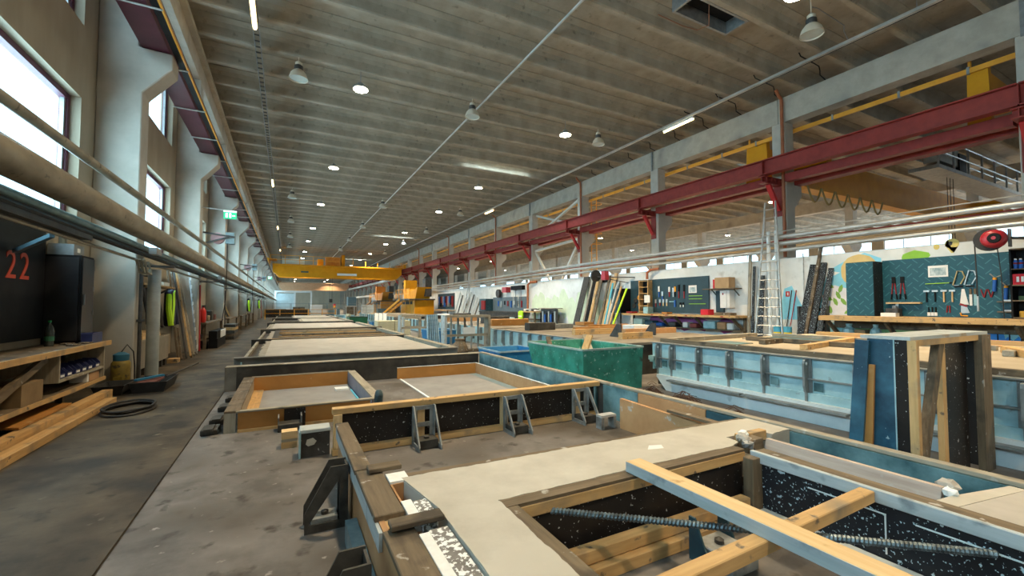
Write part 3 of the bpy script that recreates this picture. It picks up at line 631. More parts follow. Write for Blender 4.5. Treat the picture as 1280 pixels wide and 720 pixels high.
bb('back', BLKPLY, t, 0, .22, 5.592, 5.6, 0, .21)
t = thing('inner_form', 'orange plywood panels forming the corner of the wide grey form floor', 'formwork', (2.6, 7, 0))
bb('back_wall', ORPLY, t, 1.86, 3.44, 8.16, 8.18, 0, .215); bb('back_cap', FOAM, t, 1.86, 3.44, 8.155, 8.185, .215, .222)
bb('right_wall', TANPLY, t, 3.44, 3.46, 4.9, 8.18, 0, .215); bb('right_cap', FOAM, t, 3.435, 3.465, 4.9, 8.18, .215, .222)
bb('floor_board', pm('form_floor', (.22,.215,.21), (.3,.295,.285), 2, .6), t, 1.92, 3.28, 4.6, 8.1, 0, .018); bb('floor_strip', pm('blue_strip', (.2,.27,.29), (.27,.34,.36), 3, .6), t, 3.28, 3.43, 4.6, 8.1, 0, .018); bb('floor_strip', FOAM, t, 1.89, 1.92, 4.6, 8.1, 0, .024)
bb('floor_board', SLAB, t, 1.12, 1.89, 4.6, 8.25, 0, .012)
t = thing('lifting_peg', 'dark blue rounded lifting peg upright behind the black back panel', 'peg', (.96, 5.15, 0)); MB().tube([(.96, 5.15, 0), (.96, 5.15, .30), (.965, 5.15, .36)], .05, 12).lathe([(.05, .36), (.04, .4), (.02, .42)], (.965, 5.15, 0), 12).build('peg', pm('peg_blue', (.02,.04,.05), (.05,.09,.1), 8, .5), t, smooth=True)
# ---------------- table 3: cast slab on steel frame
def cast_table(ya, yb, zt, label, xl=-.36, xr=3.2, front='steel', cast=CASTC):
    t = thing('casting_table', label, 'casting table', (1.4, (ya + yb) / 2, 0))
    m = MB()
    if front == 'steel':
        m.box(-.86, 3.62, ya, ya + .12, zt, zt + .018); m.box(-.86, 3.62, ya, ya + .12, 0, .018); m.box(-.86, 3.62, ya + .07, ya + .08, .018, zt); m.build('front_beam', pm('beam_grey', (.17,.165,.145), (.26,.25,.225), 4, .55, metal=.2), t)
        for xx in (-.75, .48, 1.6, 3.1): bb('stiffener', STEELW, t, xx, xx + .02, ya + .01, ya + .07, .018, zt * (.55 if xx > 0 else .8))
    else:
        m.box(-.46, 3.5, ya, ya + .12, zt - .09, zt); m.build('front_timber', PINE('x'), t)
        bb('front_lower_panel', GRIME, t, -.46, 3.5, ya + .05, ya + .11, 0, zt - .09)  # dark panel set back below the front timber
        for k in range(4): bb('clamp', BRKTD, t, -.3 + 1.15 * k, -.05 + 1.15 * k, ya - .06, ya - .001, .0, zt - .02)
    bb('slab', cast, t, xl, xr, ya + .13, yb - .1, 0.02, zt + .005)
    bb('left_rail', GREYW('y'), t, -.74, -.68, ya + .13, yb, 0, zt - .03); bb('left_gap', GRIME, t, -.68, xl - .001, ya + .13, yb - .1, 0, zt - .1)
    q = MB()
    for k in range(int((yb - ya) / .22)):
        y = ya + .2 + .22 * k; q.box(xl - .14 + random.uniform(-.03, .03), xl - .005, y, y + .15, .1, zt - .02)
    q.build('edge_crumbs', CONC, t)['kind'] = 'stuff'
    bb('right_rail', TEALP, t, xr + .001, xr + .1, ya + .13, yb, 0, zt - .02); bb('right_cap', GREYW('y'), t, xr + .25, xr + .42, ya + .13, yb, zt - .06, zt + .02); bb('right_side', TEALP, t, xr + .3, xr + .36, ya + .13, yb, 0, zt - .06)
    bb('back_beam', GRIME, t, -.86, 3.62, yb - .095, yb, 0, zt + .03)
    return t
cast_table(9.62, 14.35, .38, 'wide cast slab on a table with grey steel front beam')
t4 = cast_table(14.5, 19.2, .40, 'cast slab behind a pale timber edge with black clamps', front='timber', cast=GRIME)
t = thing('edge_beam', 'black beam end panel across the bed behind the timber edge', 'form beam', (1.4, 19.4, 0)); bb('beam', GRIME, t, -.86, 3.7, 19.3, 19.5, 0, .44); bb('top_strip', GREYW('x'), t, -1.0, 3.7, 19.25, 19.5, .44, .46)
for k in range(7):
    y = 15.1 + .55 * k; o = B(-.2 + .1 * (k % 3), 3.0, y, y + .09, .406, .43 + .02 * (k % 2)).build('timber_strip', (PINE, OLDW, GREYW)[k % 3]('x'), None, (1.4, y, .406)); tag(o, ('yellowish', 'dark brown', 'grey weathered')[k % 3] + ' timber strip lying across the dark cast table', 'timber', 'timber strips across the dark table')
cast_table(20.2, 25.6, .42, 'cast slab with a rounded edge behind the black beam', xl=-.5, front='timber')
cast_table(27.5, 34.5, .42, 'distant cast slab in front of the dark panels', xl=.9, front='steel')
cast_table(35.2, 44.0, .42, 'farthest cast slab just before the dark panel rack', xl=.6, front='steel')
# dark panel rack closing the bed
t = thing('panel_rack', 'rack of dark panels between yellow posts at the end of the bed', 'rack', (.2, 46.3, 0))
for k in range(3): bb('panel', BLKPLY, t, -1.7 + 1.22 * k, -.6 + 1.22 * k, 46.3, 46.36, .22, .93)
for k in range(6): bb('post', YEL, t, -1.78 + 1.22 * k, -1.72 + 1.22 * k, 46.26, 46.32, 0, .98)
bb('rail', YEL, t, -1.78, 4.4, 46.26, 46.3, .56, .6); bb('rail', YEL, t, -1.78, 4.4, 46.26, 46.3, .93, .96)

# lumps of hardened concrete at the corner of the trough
for k, (x, y, z, r) in enumerate(((2.97, 2.03, .43, .05), (3.05, 2.08, .436, .04), (2.88, 1.93, .425, .045), (3.2, 1.0, .42, .05), (3.12, .97, .415, .035))):
    rr = random.Random(k); m = MB(); m.lathe([(r * .7, -.5 * r), (r * 1.0, 0), (r * .8, .35 * r), (r * .3, .55 * r)], (x, y, z), 8)
    m.v = [(a + rr.uniform(-.2, .2) * r, b + rr.uniform(-.2, .2) * r, c + rr.uniform(-.15, .15) * r) for a, b, c in m.v]
    tag(m.build('concrete_lump', (CASTC, FOAM, GREYM)[k % 3], None, (x, y, z - .5 * r)), ('grey-brown', 'white', 'dark grey', 'larger grey-brown', 'small white')[k] + ' hardened lump on the formwork edge beside the trough', 'lump', 'concrete lumps by the trough')
# ================================================================ WINDOW-WALL SIDE
o = MB().tube([(-1.9, -9, 2.56), (-1.9, 20, 2.46), (-1.9, 100, 2.3)], .135, 18).build('large_pipe', PIPEO, None, (-1.9, 20, 2.5), smooth=True); tag(o, 'thick weathered duct pipe running along the window wall at shoulder height', 'pipe')
o = MB().tube([(-1.99, -9, 2.735), (-1.99, 20, 2.635), (-1.99, 100, 2.475)], .05, 10).build('pipe', PIPEO, None, (-1.99, 20, 2.6), smooth=True); tag(o, 'slim pipe lying directly against the top of the thick duct', 'pipe')
o = MB().tube([(-2.1, -9, 3.06), (-2.1, 22, 3.16), (-2.1, 90, 3.1)], .05, 12).build('pipe', PIPEO, None, (-2.1, 20, 3.1), smooth=True); tag(o, 'medium pipe running parallel above the thick duct in front of the windows', 'pipe')
o = MB().tube([(-2.06, -9, 2.38), (-2.06, 20, 2.29), (-2.06, 90, 2.14)], .038, 10).build('pipe', pm('teal_pipe', (.1,.2,.22), (.2,.32,.35), 6, .4, metal=.3), None, (-2.06, 20, 2.3), smooth=True); tag(o, 'blue-grey pipe tucked just below the thick duct', 'pipe')
t = thing('cable_tray', 'dark cable tray with bundled cables below the thick duct', 'cable tray', (-2.25, 20, 2.15))
MB().beam((-2.25, -9, 2.33), (-2.25, 7.2, 2.25), .16, .09).build('trough', DARKM, t)
for k, (dx, dz) in enumerate(((-.06, .1), (-.0, .14), (.08, .07), (.0, -.04))): MB().tube([(-2.25 + dx, -9, 2.34 + dz), (-2.25 + dx, 9.2, 2.2 + dz), (-2.25 + dx, 60, 2.05 + dz)], .022, 6).build('cable', (BLACK, DARKM, RUBBER, PIPEO)[k], t)
for k in range(8):
    y = 3.95 + 6.0 * k; q = MB(); q.beam((-2.345, y, 2.1), (-1.85, y, 2.1), .04, .04); q.build('support_arm', DARKM, t)
tag(MB().beam((-2.89, 7.3, 2.04), (-2.38, 6.75, 2.19), .045, .045).build('strut', pm('blue_strut', (.09,.16,.19), (.13,.21,.25), 6, .45), None, (-2.89, 7.3, 1.86)), 'blue-grey diagonal strut from the black board up to the cable tray', 'strut')
for k in range(5): MB().tube([(-2.3 + .035 * k, -9, 2.46 - .01 * k), (-2.3 + .035 * k, 3.9, 2.42 - .01 * k), (-2.3 + .035 * k, 9.9, 2.36 - .01 * k), (-2.3 + .035 * k, 40, 2.26 - .01 * k)], .012, 5).build('cable', (DARKM, BLACK)[k % 2], t)
q = MB()
for i in range(3): q.tube([(-2.1 - .05 * i, 9.1, 2.15), (-2.1 - .05 * i, 9.3, 1.95), (-2.1 - .05 * i, 9.55, 1.93), (-2.15 - .05 * i, 9.6, 2.15)], .018, 6)
q.build('cable_loop', pm('tan_cable', (.25,.22,.16)), t)
# small water valve housings on the duct
for y in (8.6, 16.2, 23.0):
    o = MB().box(-1.93, -1.83, y, y + .3, 2.2, 2.30).build('junction_box', GREYM, None, (-1.88, y, 2.2)); tag(o, 'small metal junction box under the thick duct', 'junction box', 'junction boxes under the duct')
# vertical pipe in front of the first column
t = thing('standpipe', 'pale vertical pipe from floor to duct in front of the first column', 'pipe', (-2.2, 10.25, 0)); MB().tube([(-2.2, 10.25, 0), (-2.2, 10.25, 2.06)], .1, 16).build('pipe', pm('pale_pipe', (.30,.33,.32), (.42,.45,.44), 4, .4, metal=.2), t, smooth=True)
MB().tube([(-2.3, 9.85, 0), (-2.3, 9.85, 2.05)], .03, 8).build('side_pipe', DARKM, t)
MB().box(-2.34, -2.24, 9.8, 9.9, 1.1, 1.14).build('clamp', DARKM, t)
# black boards with the bay number
t = thing('notice_board', 'black board with the number 22 in red paint on the window wall', 'board', (-2.92, 6.6, .9))
bb('board', BLACK, t, -2.965, -2.93, 5.0, 8.15, .95, 2.42)
REDP = pm('red_letters', (.40,.04,.015), (.48,.055,.02), 8, .6)
cu = bpy.data.curves.new('n', 'FONT'); cu.body = '22'; cu.size = .48; cu.extrude = .004; cu.align_x = 'LEFT'; cu.space_character = 1.25
to = bpy.data.objects.new('n', cu); C.objects.link(to); bpy.context.view_layer.update()
me = bpy.data.meshes.new_from_object(to.evaluated_get(bpy.context.evaluated_depsgraph_get())); bpy.data.objects.remove(to)
no = bpy.data.objects.new('number', me); C.objects.link(no); me.materials.append(REDP); no.parent = t
no.rotation_euler = (math.pi / 2, 0, math.pi / 2); no.location = Vector((-2.925, 7.2, 1.72)) - OFF[t.name]
t = thing('metal_cabinet', 'tall black cabinet standing on the far end of the workbench', 'cabinet', (-2.75, 8.4, .862))
bb('body', BLACK, t, -2.96, -2.58, 8.2, 8.64, .862, 2.1); bb('door', pm('black_satin', (.016,.016,.018), (.024,.024,.026), 5, .35), t, -2.94, -2.6, 8.185, 8.2, .9, 2.07); dr = bb('door', MAT['black_satin'], t, -2.58, -2.565, 8.22, 8.62, .9, 2.07); bb('handle', GREYM, dr, -2.565, -2.545, 8.25, 8.27, 1.4, 1.55)
for z in (1.25, 1.6, 1.9): bb('hinge', GREYM, dr, -2.565, -2.556, 8.58, 8.61, z, z + .07)
t = thing('switch_box', 'grey electrical box with a small label above the black cabinet', 'electrical box', (-2.85, 8.4, 2.11))
bb('case', GREYM, t, -2.95, -2.68, 8.25, 8.6, 2.105, 2.26); bb('label', PAPER, t, -2.679, -2.674, 8.36, 8.45, 2.15, 2.21); MB().tube([(-2.82, 8.32, 2.26), (-2.82, 8.32, 2.5)], .045, 10).build('conduit', PIPEO, t)
# workbench with shelves
t = thing('workbench', 'long wooden workbench with open shelves below the black board', 'workbench', (-2.65, 7, 0))
bb('top', OLDW('y'), t, -2.95, -2.38, 4.2, 8.7, .80, .86, bevel=.004); bb('front_edge', PINE('y'), t, -2.38, -2.36, 4.2, 8.7, .795, .862)
bb('shelf', OLDW('y'), t, -2.95, -2.4, 4.2, 8.6, .30, .33); bb('shelf_edge', PINE('y'), t, -2.4, -2.385, 4.2, 8.6, .285, .335)
for yy in (4.3, 6.0, 8.5): bb('leg', OLDW('z'), t, -2.9, -2.82, yy, yy + .08, 0, .8)
cb = bb('cubby', GREYW('y'), t, -2.9, -2.4, 7.15, 8.55, .46, .49); bb('cubby_side', GREYW('z'), cb, -2.9, -2.4, 7.12, 7.15, .46, .80); bb('cubby_side', GREYW('z'), cb, -2.9, -2.4, 8.55, 8.58, .33, .80)
MB().beam((-2.45, 5.6, .36), (-2.45, 6.9, .78), .05, .08).build('brace', OLDW('y'), t)
for k in range(6):
    y = 7.3 + .2 * k + (.05 if k > 1 else 0) + (.06 if k > 4 else 0)
    t = thing('storage_bin', 'small dark blue plastic bin in the workbench cubby', 'bin', (-2.5, y, .492), 'blue bins in the cubby')
    BLU = pm('bin_blue', (.018,.025,.10), (.028,.04,.14), 6, .45)
    MB().prism([(-2.62, .492), (-2.44, .492), (-2.42, .56), (-2.47, .62), (-2.62, .63)], 'y', y - .08, y - .072).prism([(-2.62, .492), (-2.44, .492), (-2.42, .56), (-2.47, .62), (-2.62, .63)], 'y', y + .072, y + .08).box(-2.62, -2.44, y - .072, y + .072, .492, .5).box(-2.44, -2.43, y - .072, y + .072, .5, .55).build('tub', BLU, t); bb('label_strip', PAPER, t.children[0], -2.43, -2.427, y - .05, y + .05, .51, .535)
t = thing('crate', 'dark blue open plastic crate on the end of the workbench', 'crate', (-2.5, 8.3, .862)); q = MB().box(-2.54, -2.42, 8.15, 8.17, .862, 1.0).box(-2.54, -2.42, 8.5, 8.52, .862, 1.0).box(-2.54, -2.52, 8.17, 8.5, .862, 1.0).box(-2.44, -2.42, 8.17, 8.5, .862, 1.0).box(-2.52, -2.44, 8.17, 8.5, .862, .87); q.build('tub', MAT['bin_blue'], t); bb('rim', pm('bin_rim', (.05,.06,.18)), t, -2.535, -2.41, 8.14, 8.15, .985, 1.005)
t = thing('water_bottle', 'clear plastic water bottle with green cap standing on the workbench', 'bottle', (-2.72, 7.75, .862))
CLR = pm('clear_plastic', (.03,.038,.036), (.05,.06,.056), 10, .2); MB().lathe([(.045, 0), (.048, .02), (.044, .1), (.048, .18), (.04, .24), (.015, .29), (.014, .31)], (-2.72, 7.75, .862), 14).build('body', CLR, t, smooth=True); MB().lathe([(.0495, .07), (.0495, .13)], (-2.72, 7.75, .862), 14, cap=False).build('label', pm('green_label', (.015,.12,.06)), t); MB().lathe([(.017, .31), (.017, .335)], (-2.72, 7.75, .862), 10).build('cap', pm('green_cap', (.01,.3,.08)), t)
for k, (y, x) in enumerate(((7.95, -2.62), (8.02, -2.46), (7.7, -2.48))):
    t = thing('work_glove', 'worn leather work glove lying by the blue crate', 'glove', (x, y, .862), 'gloves on the workbench'); m = MB().prism([(x - .05, y - .06), (x + .03, y - .07), (x + .05, y + .03), (x - .04, y + .04)], 'z', .862, .885)
    m.build('palm', OLDW('y'), t, bevel=.008)
    for j in range(4): MB().tube([(x - .035 + .026 * j, y + .03, .875), (x - .03 + .028 * j, y + .1 - .015 * abs(j - 1.4), .872)], .011, 6).build('finger', OLDW('y'), t)
t = thing('cardboard_box', 'open cardboard box on the lower workbench shelf', 'box', (-2.55, 6.55, .332)); bb('body', pm('cardboard', (.20,.13,.065), (.26,.18,.095), 4, .8), t, -2.75, -2.42, 6.35, 6.8, .332, .56); MB().prism([(-2.75, .56), (-2.74, .56), (-2.62, .62), (-2.63, .62)], 'y', 6.36, 6.79).build('flap', MAT['cardboard'], t)
t = thing('small_carton', 'small brown carton in a white frame at the bench end', 'box', (-2.5, 8.4, .332)); bb('body', TANPLY, t, -2.62, -2.42, 8.1, 8.45, .332, .445); bb('frame', WHITE, t, -2.6, -2.42, 8.02, 8.08, .332, .45)
t = thing('plywood_board', 'brown plywood board lying on the timbers in front of the bench', 'board', (-2.6, 7.0, .1)); MB().prism([(-2.9, 6.3), (-2.33, 6.1), (-2.35, 7.35), (-2.9, 7.5)], 'z', .16, .18).build('board', ORPLY, t); bb('bearer', OLDW('y'), t, -2.8, -2.7, 6.4, 7.3, 0, .16)
o = B(-2.75, -2.42, 5.2, 6.0, 0, .22).build('white_block', pm('white_block', (.4,.4,.38), (.46,.46,.44), 4, .8), None, (-2.6, 5.6, 0), bevel=.01); tag(o, 'pale foam block on the floor below the workbench', 'block')
for k, (xa, xb, za, zb, ya, yb) in enumerate(((-2.24, -2.12, 0, .085, 3.2, 8.1), (-2.38, -2.26, 0, .15, 3.0, 8.45))):
    o = B(xa, xb, ya, yb, za, zb).build('timber_beam', PINE('y'), None, ((xa + xb) / 2, ya, za), bevel=.004); tag(o, ('flat yellowish timber on the floor at the edge of the aisle', 'taller yellowish timber on the floor just beside the workbench')[k], 'timber')
# black troughs on the floor
def trough(x0, x1, y0, y1, hgt, label):
    t = thing('mortar_trough', label, 'trough', ((x0+x1)/2, (y0+y1)/2, 0)); s = .05
    def ring(z, d): return [(x0 + s - d, y0 + s - d, z), (x1 - s + d, y0 + s - d, z), (x1 - s + d, y1 - s + d, z), (x0 + s - d, y1 - s + d, z)]
    v = ring(0, 0) + ring(hgt, s) + ring(hgt, s - .02) + ring(.02, -.015)
    fs = [(3, 2, 1, 0)] + [(i, (i+1) % 4, 4 + (i+1) % 4, 4 + i) for i in range(4)] + [(4 + i, 4 + (i+1) % 4, 8 + (i+1) % 4, 8 + i) for i in range(4)] + [(8 + i, 8 + (i+1) % 4, 12 + (i+1) % 4, 12 + i) for i in range(4)] + [(12, 13, 14, 15)]
    MB().add(v, fs).build('tub', RUBBER, t); return t
trough(-2.59, -2.2, 8.72, 9.38, .15, 'empty black rubber mortar trough by the workbench end')
tt = trough(-2.17, -1.68, 8.75, 9.6, .17, 'black mortar trough holding tools in front of the standpipe')
MB().box(-2.1, -1.85, 8.9, 9.45, .13, .16).build('filling', pm('red_dark', (.12,.03,.02), (.2,.07,.05), 9, .7), tt)
o = MB().beam((-2.12, 8.95, .19), (-1.85, 9.35, .2), .06, .03).build('blue_tool', pm('blue_plastic', (.015,.16,.30), (.02,.2,.36), 5, .45), None, (-1.95, 9.4, .175)); tag(o, 'bright blue bar lying across the filled mortar trough', 'tool')
o = MB().tube([(-1.78, 9.2, .19), (-1.5, 10.3, .27)], .014, 8).build('shovel', DARKM, None, (-1.7, 9.6, .18)); tag(o, 'black shovel sticking out of the filled mortar trough', 'shovel')
m = MB()
for j, (rr, z) in enumerate(((.27, .014), (.25, .04), (.26, .066))): m.tube([(-1.82 + rr * 1.0 * math.cos(a * math.pi / 14 + j), 7.45 + rr * 1.5 * math.sin(a * math.pi / 14 + j), z + .004 * math.sin(a)) for a in range(29)], .014, 6)
tag(m.build('hose_coil', RUBBER, None, (-1.82, 7.45, 0), smooth=True), 'coiled black hose lying flat on the aisle floor', 'hose')
t = thing('fuel_can', 'grubby yellow canister with a blue top beside the workbench', 'canister', (-2.56, 9.55, 0)); YC = pm('can_yellow', (.13,.09,.01), (.26,.185,.02), 5, .6, spots=[((.03,.025,.015), 9, .55, .1, 5)]); MB().lathe([(.12, 0), (.13, .02), (.13, .42), (.1, .46)], (-2.46, 9.55, .0), 14).build('body', YC, t, smooth=True); MB().lathe([(.105, .46), (.11, .56), (.04, .6)], (-2.46, 9.55, 0), 14).build('top', pm('can_blue', (.02,.12,.2)), t, smooth=True)
MB().tube([(-2.46, 9.55, .6), (-2.4, 9.6, .72), (-2.32, 9.62, .6), (-2.30, 9.64, .35), (-2.30, 9.66, .1)], .01, 6).build('hose', RUBBER, t); bb('side_stain', YC, t, -2.52, -2.4, 9.41, 9.425, 0.05, .2)
# ---------------- second bay
t = thing('low_bench', 'low grey bench wall carrying stacked timber in the second window bay', 'bench', (-2.6, 12.2, 0)); bb('front', pm('bench_grey', (.22,.2,.16), (.3,.27,.22), 3, .7), t, -2.5, -2.46, 10.6, 12.85, .16, .68); bb('top', GREYW('y'), t, -2.95, -2.45, 10.6, 12.85, .68, .71)
for k in range(7): bb('foot', DARKM, t, -2.55, -2.48, 10.7 + .33 * k, 10.8 + .33 * k, 0, .16)
for k in range(3):
    o = B(-2.9 + .02 * (k % 2), -2.5, 10.9, 12.3 - .05 * k, .712 + .045 * k, .75 + .045 * k).build('plank', NEWP('y'), None, (-2.7, 11.6, .712 + .045 * k)); tag(o, 'short orange plank in the stack on the low grey bench', 'plank', 'planks on the low bench')
t = thing('wall_shelf', 'wooden wall shelf with boxes in the second window bay', 'shelf', (-2.7, 12.5, 1.8)); bb('board', PINE('y'), t, -2.95, -2.5, 10.9, 13.6, 1.8, 1.84)
for yy in (11.2, 13.3): MB().beam((-2.94, yy, 1.55), (-2.55, yy, 1.8), .03, .04).build('strut', DARKM, t)
for k, (ya, yb, zz, mt) in enumerate(((11.0, 11.7, .14, MAT['cardboard']), (12.9, 13.5, .1, WHITE), (12.0, 12.6, .2, BLKPLY))):
    o = B(-2.9, -2.6, ya, yb, 1.842, 1.842 + zz).build('box', mt, None, (-2.75, ya, 1.842)); tag(o, ('brown carton on the wooden wall shelf', 'flat white tub on the wooden wall shelf', 'black box on the wooden wall shelf')[k], 'box')
for k in range(4):
    y = 11.3 + .32 * k; m = MB(); m.tube([(-2.6, y - .08, 1.74), (-2.5, y - .1, 1.2), (-2.48, y - .06, .95), (-2.48, y + .06, .9), (-2.5, y + .1, 1.1), (-2.6, y + .08, 1.74)], .03, 6); m.tube([(-2.62, y, 1.76), (-2.52, y, 1.3), (-2.52, y + .05, 1.0)], .04, 6)
    tag(m.build('hanging_strap', RUBBER if k % 2 else DARKM, None, (-2.6, y, 1.76)), 'dark looped lifting strap hanging below the wooden wall shelf', 'strap', 'straps under the shelf')
HV = pm('hi_vis', (.45,.78,.015), (.55,.9,.03), 6, .7); NAVY = pm('navy_cloth', (.012,.014,.035), (.02,.022,.05), 6, .8)
def jacket(x, y, z, label, k=0):
    t = thing('work_jacket', label, 'jacket', (x, y, z), 'hanging work jackets'); s = 1
    m = MB(); P = [(-.22, 0), (-.06, .06), (.06, .06), (.22, 0), (.25, -.5), (.2, -.8), (-.2, -.8), (-.25, -.5)]
    m.prism([(y + u * s, z + v * s) for u, v in P], 'x', x - .09, x + .07); m.build('body', NAVY, t, bevel=.03)
    MB().prism([(y - .2, z - .02), (y - .02, z + .04), (y + .0, z - .3), (y - .1, z - .7), (y - .2, z - .7)], 'x', x + .071, x + .085).build('hi_vis_panel', HV, t)
    for sg in (-1, 1): MB().tube([(x, y + sg * .2, z - .06), (x + .02, y + sg * .3, z - .4), (x + .07, y + sg * .29, z - .78)], .055, 8).build('sleeve', HV if sg < 0 else NAVY, t, smooth=True)
jacket(-2.42, 12.75, 1.7, 'dark and bright yellow hi-vis jacket hanging by the leaning planks')
jacket(-2.255, 33.97, 1.75, 'navy and yellow hi-vis jacket hung near the third hose bracket', 1)
jacket(-2.255, 45.97, 1.85, 'navy and yellow hi-vis jacket on the farthest peg', 2)
for k, (y0, y1, dx, w_, mt, lab) in enumerate(((13.5, 14.6, 0, .1, OLDW('z'), 'old brown plank'), (13.75, 14.9, .06, .09, DARKM, 'dark steel profile'), (14.0, 15.2, .12, .12, PINE('z'), 'yellowish plank'), (14.4, 15.5, .12, .1, GREYW('z'), 'grey weathered plank'), (13.45, 14.2, -.05, .14, OLDW('z'), 'broad brown plank'))):
    o = MB().beam((-2.32 + dx, y0, .005), (-2.78, y1, 2.25), w_, .04, (1, 0, 0)).build('leaning_plank', mt, None, (-2.32 + dx, y0, 0)); tag(o, lab + ' leaning on the wall next to the hanging hi-vis jacket', 'plank', 'planks leaning by the second column'); o.location.z += .03
t = thing('slotted_rail', 'perforated steel rail leaning against the second column', 'rail', (-2.2, 14.5, 0)); MB().beam((-2.18, 14.7, .04), (-2.55, 15.55, 2.45), .1, .03, (1, 0, 0)).build('rail', GREYM, t)
for k in range(9):
    a = .08 + .1 * k; p = Vector((-2.18, 14.7, .04)).lerp(Vector((-2.55, 15.55, 2.45)), a); bb('slot', WHITE, t, p.x + .012, p.x + .04, p.y - .09, p.y - .05, p.z - .05, p.z + .05)
o = B(-2.5, -2.3, 12.95, 13.25, 0, .1).build('timber_block', PINE('y'), None, (-2.4, 13.2, 0)); tag(o, 'short timber block on the floor under the hi-vis jacket', 'timber')
# ---------------- third bay and beyond: benches, boxes, extinguisher
t = thing('fire_extinguisher', 'red fire extinguisher behind the second column', 'extinguisher', (-2.33, 16.6, .84)); FR = pm('ext_red', (.6,.02,.015), (.66,.03,.02), 5, .35); MB().lathe([(.075, 0), (.085, .02), (.085, .36), (.05, .43), (.025, .45), (.025, .5)], (-2.33, 16.6, .845), 14).build('cylinder', FR, t, smooth=True); bb('valve', BLACK, t, -2.36, -2.28, 16.56, 16.66, 1.34, 1.38)
def wbench(y0, y1, z, label):
    t = thing('workbench', label, 'workbench', (-2.6, (y0 + y1) / 2, 0)); bb('top', OLDW('y'), t, -2.95, -2.2, y0, y1, z - .05, z)
    for yy in (y0 + .05, y1 - .13): bb('leg', OLDW('z'), t, -2.3, -2.22, yy, yy + .08, 0, z - .05); bb('leg', OLDW('z'), t, -2.9, -2.82, yy, yy + .08, 0, z - .05)
    bb('shelf', OLDW('y'), t, -2.9, -2.3, y0 + .14, y1 - .14, .25, .28); return t
wbench(16.4, 20.4, .84, 'dark wooden bench with tools in the third window bay')
t = thing('parts_cabinet', 'black box with a white front panel under the third bay bench', 'cabinet', (-2.2, 18, 0)); bb('body', BLACK, t, -2.19, -1.95, 16.75, 18.8, 0, .3); bb('white_panel', WHITE, t, -1.96, -1.94, 17.5, 18.75, .3, .55); bb('side_panel', BLACK, t, -2.19, -1.97, 16.75, 18.8, .3, .55)
for k, (y, hh, c) in enumerate(((16.95, .22, ORPLY), (17.5, .3, BLACK), (18.2, .18, MAT['cardboard']), (19.0, .35, GRIME), (19.7, .2, MAT['red_dark']))):
    o = B(-2.75, -2.4, y, y + .4, .842, .842 + hh).build('tool_case', c, None, (-2.55, y, .842), bevel=.02); tag(o, ('orange wooden', 'black', 'brown cardboard', 'sooty grey', 'dark red')[k] + ' case standing on the third bay bench', 'case')
wbench(22.5, 26.4, .8, 'wooden bench with stacked trays in the fourth window bay')
for k in range(5):
    o = B(-2.25 + .03 * (k % 2), -1.85, 20.6 + .1 * k, 22.3, .005 + .12 * k, .11 + .12 * k).build('form_tray', (GRIME, OLDW('y'), BRKTD, PINE('y'), GRIME)[k], None, (-2.05, 21.5, .005 + .12 * k)); tag(o, 'shallow dark tray in the pile at the fourth window bay', 'tray', 'pile of trays')
for k in range(6):
    y = 23 + .5 * k; o = MB().beam((-2.5, y, .85), (-2.85, y + .1, 1.5 + .1 * (k % 3)), .1, .06, (1, 0, 0)).build('upright_board', (OLDW('z'), DARKM, PINE('z'))[k % 3], None, (-2.5, y, .85)); tag(o, 'narrow board propped on the bench in the fourth window bay', 'board', 'boards propped on the fourth bay bench'); o.location.z -= .02
wbench(28.6, 32.2, .8, 'wooden bench beneath the nearer hanging navy jacket'); wbench(34.5, 38.5, .8, 'wooden bench beneath the farthest hanging navy jacket')
for k, y in enumerate((15.0, 21.0, 27.0, 51.0, 39.0)):
    o = MB().tube([(-2.3, y + .9, .01), (-2.33, y + .95, 2.0)], .022, 6).build('pole', (REDD, DARKM, OLDW('z'))[k % 3], None, (-2.3, y + .9, 0)); tag(o, ('thin dark red', 'thin black', 'thin wooden', 'slim red', 'slim black')[k] + ' pole standing against a window wall column', 'pole')
# exit sign, hose reels on swing arms
GR = emit('exit_green', (.02, .42, .18), .8)
def exit_sign(x, y, z, s, label):
    t = thing('exit_sign', label, 'sign', (x, y, z)); bb('body', emit('exit_white', (.75,.9,.8), .9), t, x - .28 * s, x + .28 * s, y, y + .05, z + .18 * s, z + .26 * s); fc = bb('face', GR, t, x - .28 * s, x + .28 * s, y, y + .05, z - .16 * s, z + .18 * s)
    W = emit('exit_pict', (.8, 1, .9), 1.6); q = MB().box(x - .19 * s, x - .1 * s, y - .006, y, z - .1 * s, z + .12 * s); q.build('door_symbol', W, fc)
    MB().box(x - .03 * s, x + .05 * s, y - .006, y, z - .1 * s, z + .12 * s).build('runner_symbol', W, fc); MB().beam((x + .1 * s, y - .003, z), (x + .22 * s, y - .003, z), .006, .05 * s).build('arrow_symbol', W, fc)
    MB().tube([(x - .28 * s, y + .02, z + .27 * s), (-2.34, y + .02, z + .32 * s)], .018, 6).build('arm', PIPE, t)
exit_sign(-1.62, 16.0, 4.2, .62, 'green and white running-man exit sign on an arm from the second column')
exit_sign(-1.6, 51.95, 4.2, .7, 'distant green exit sign on an arm near the end of the window wall')
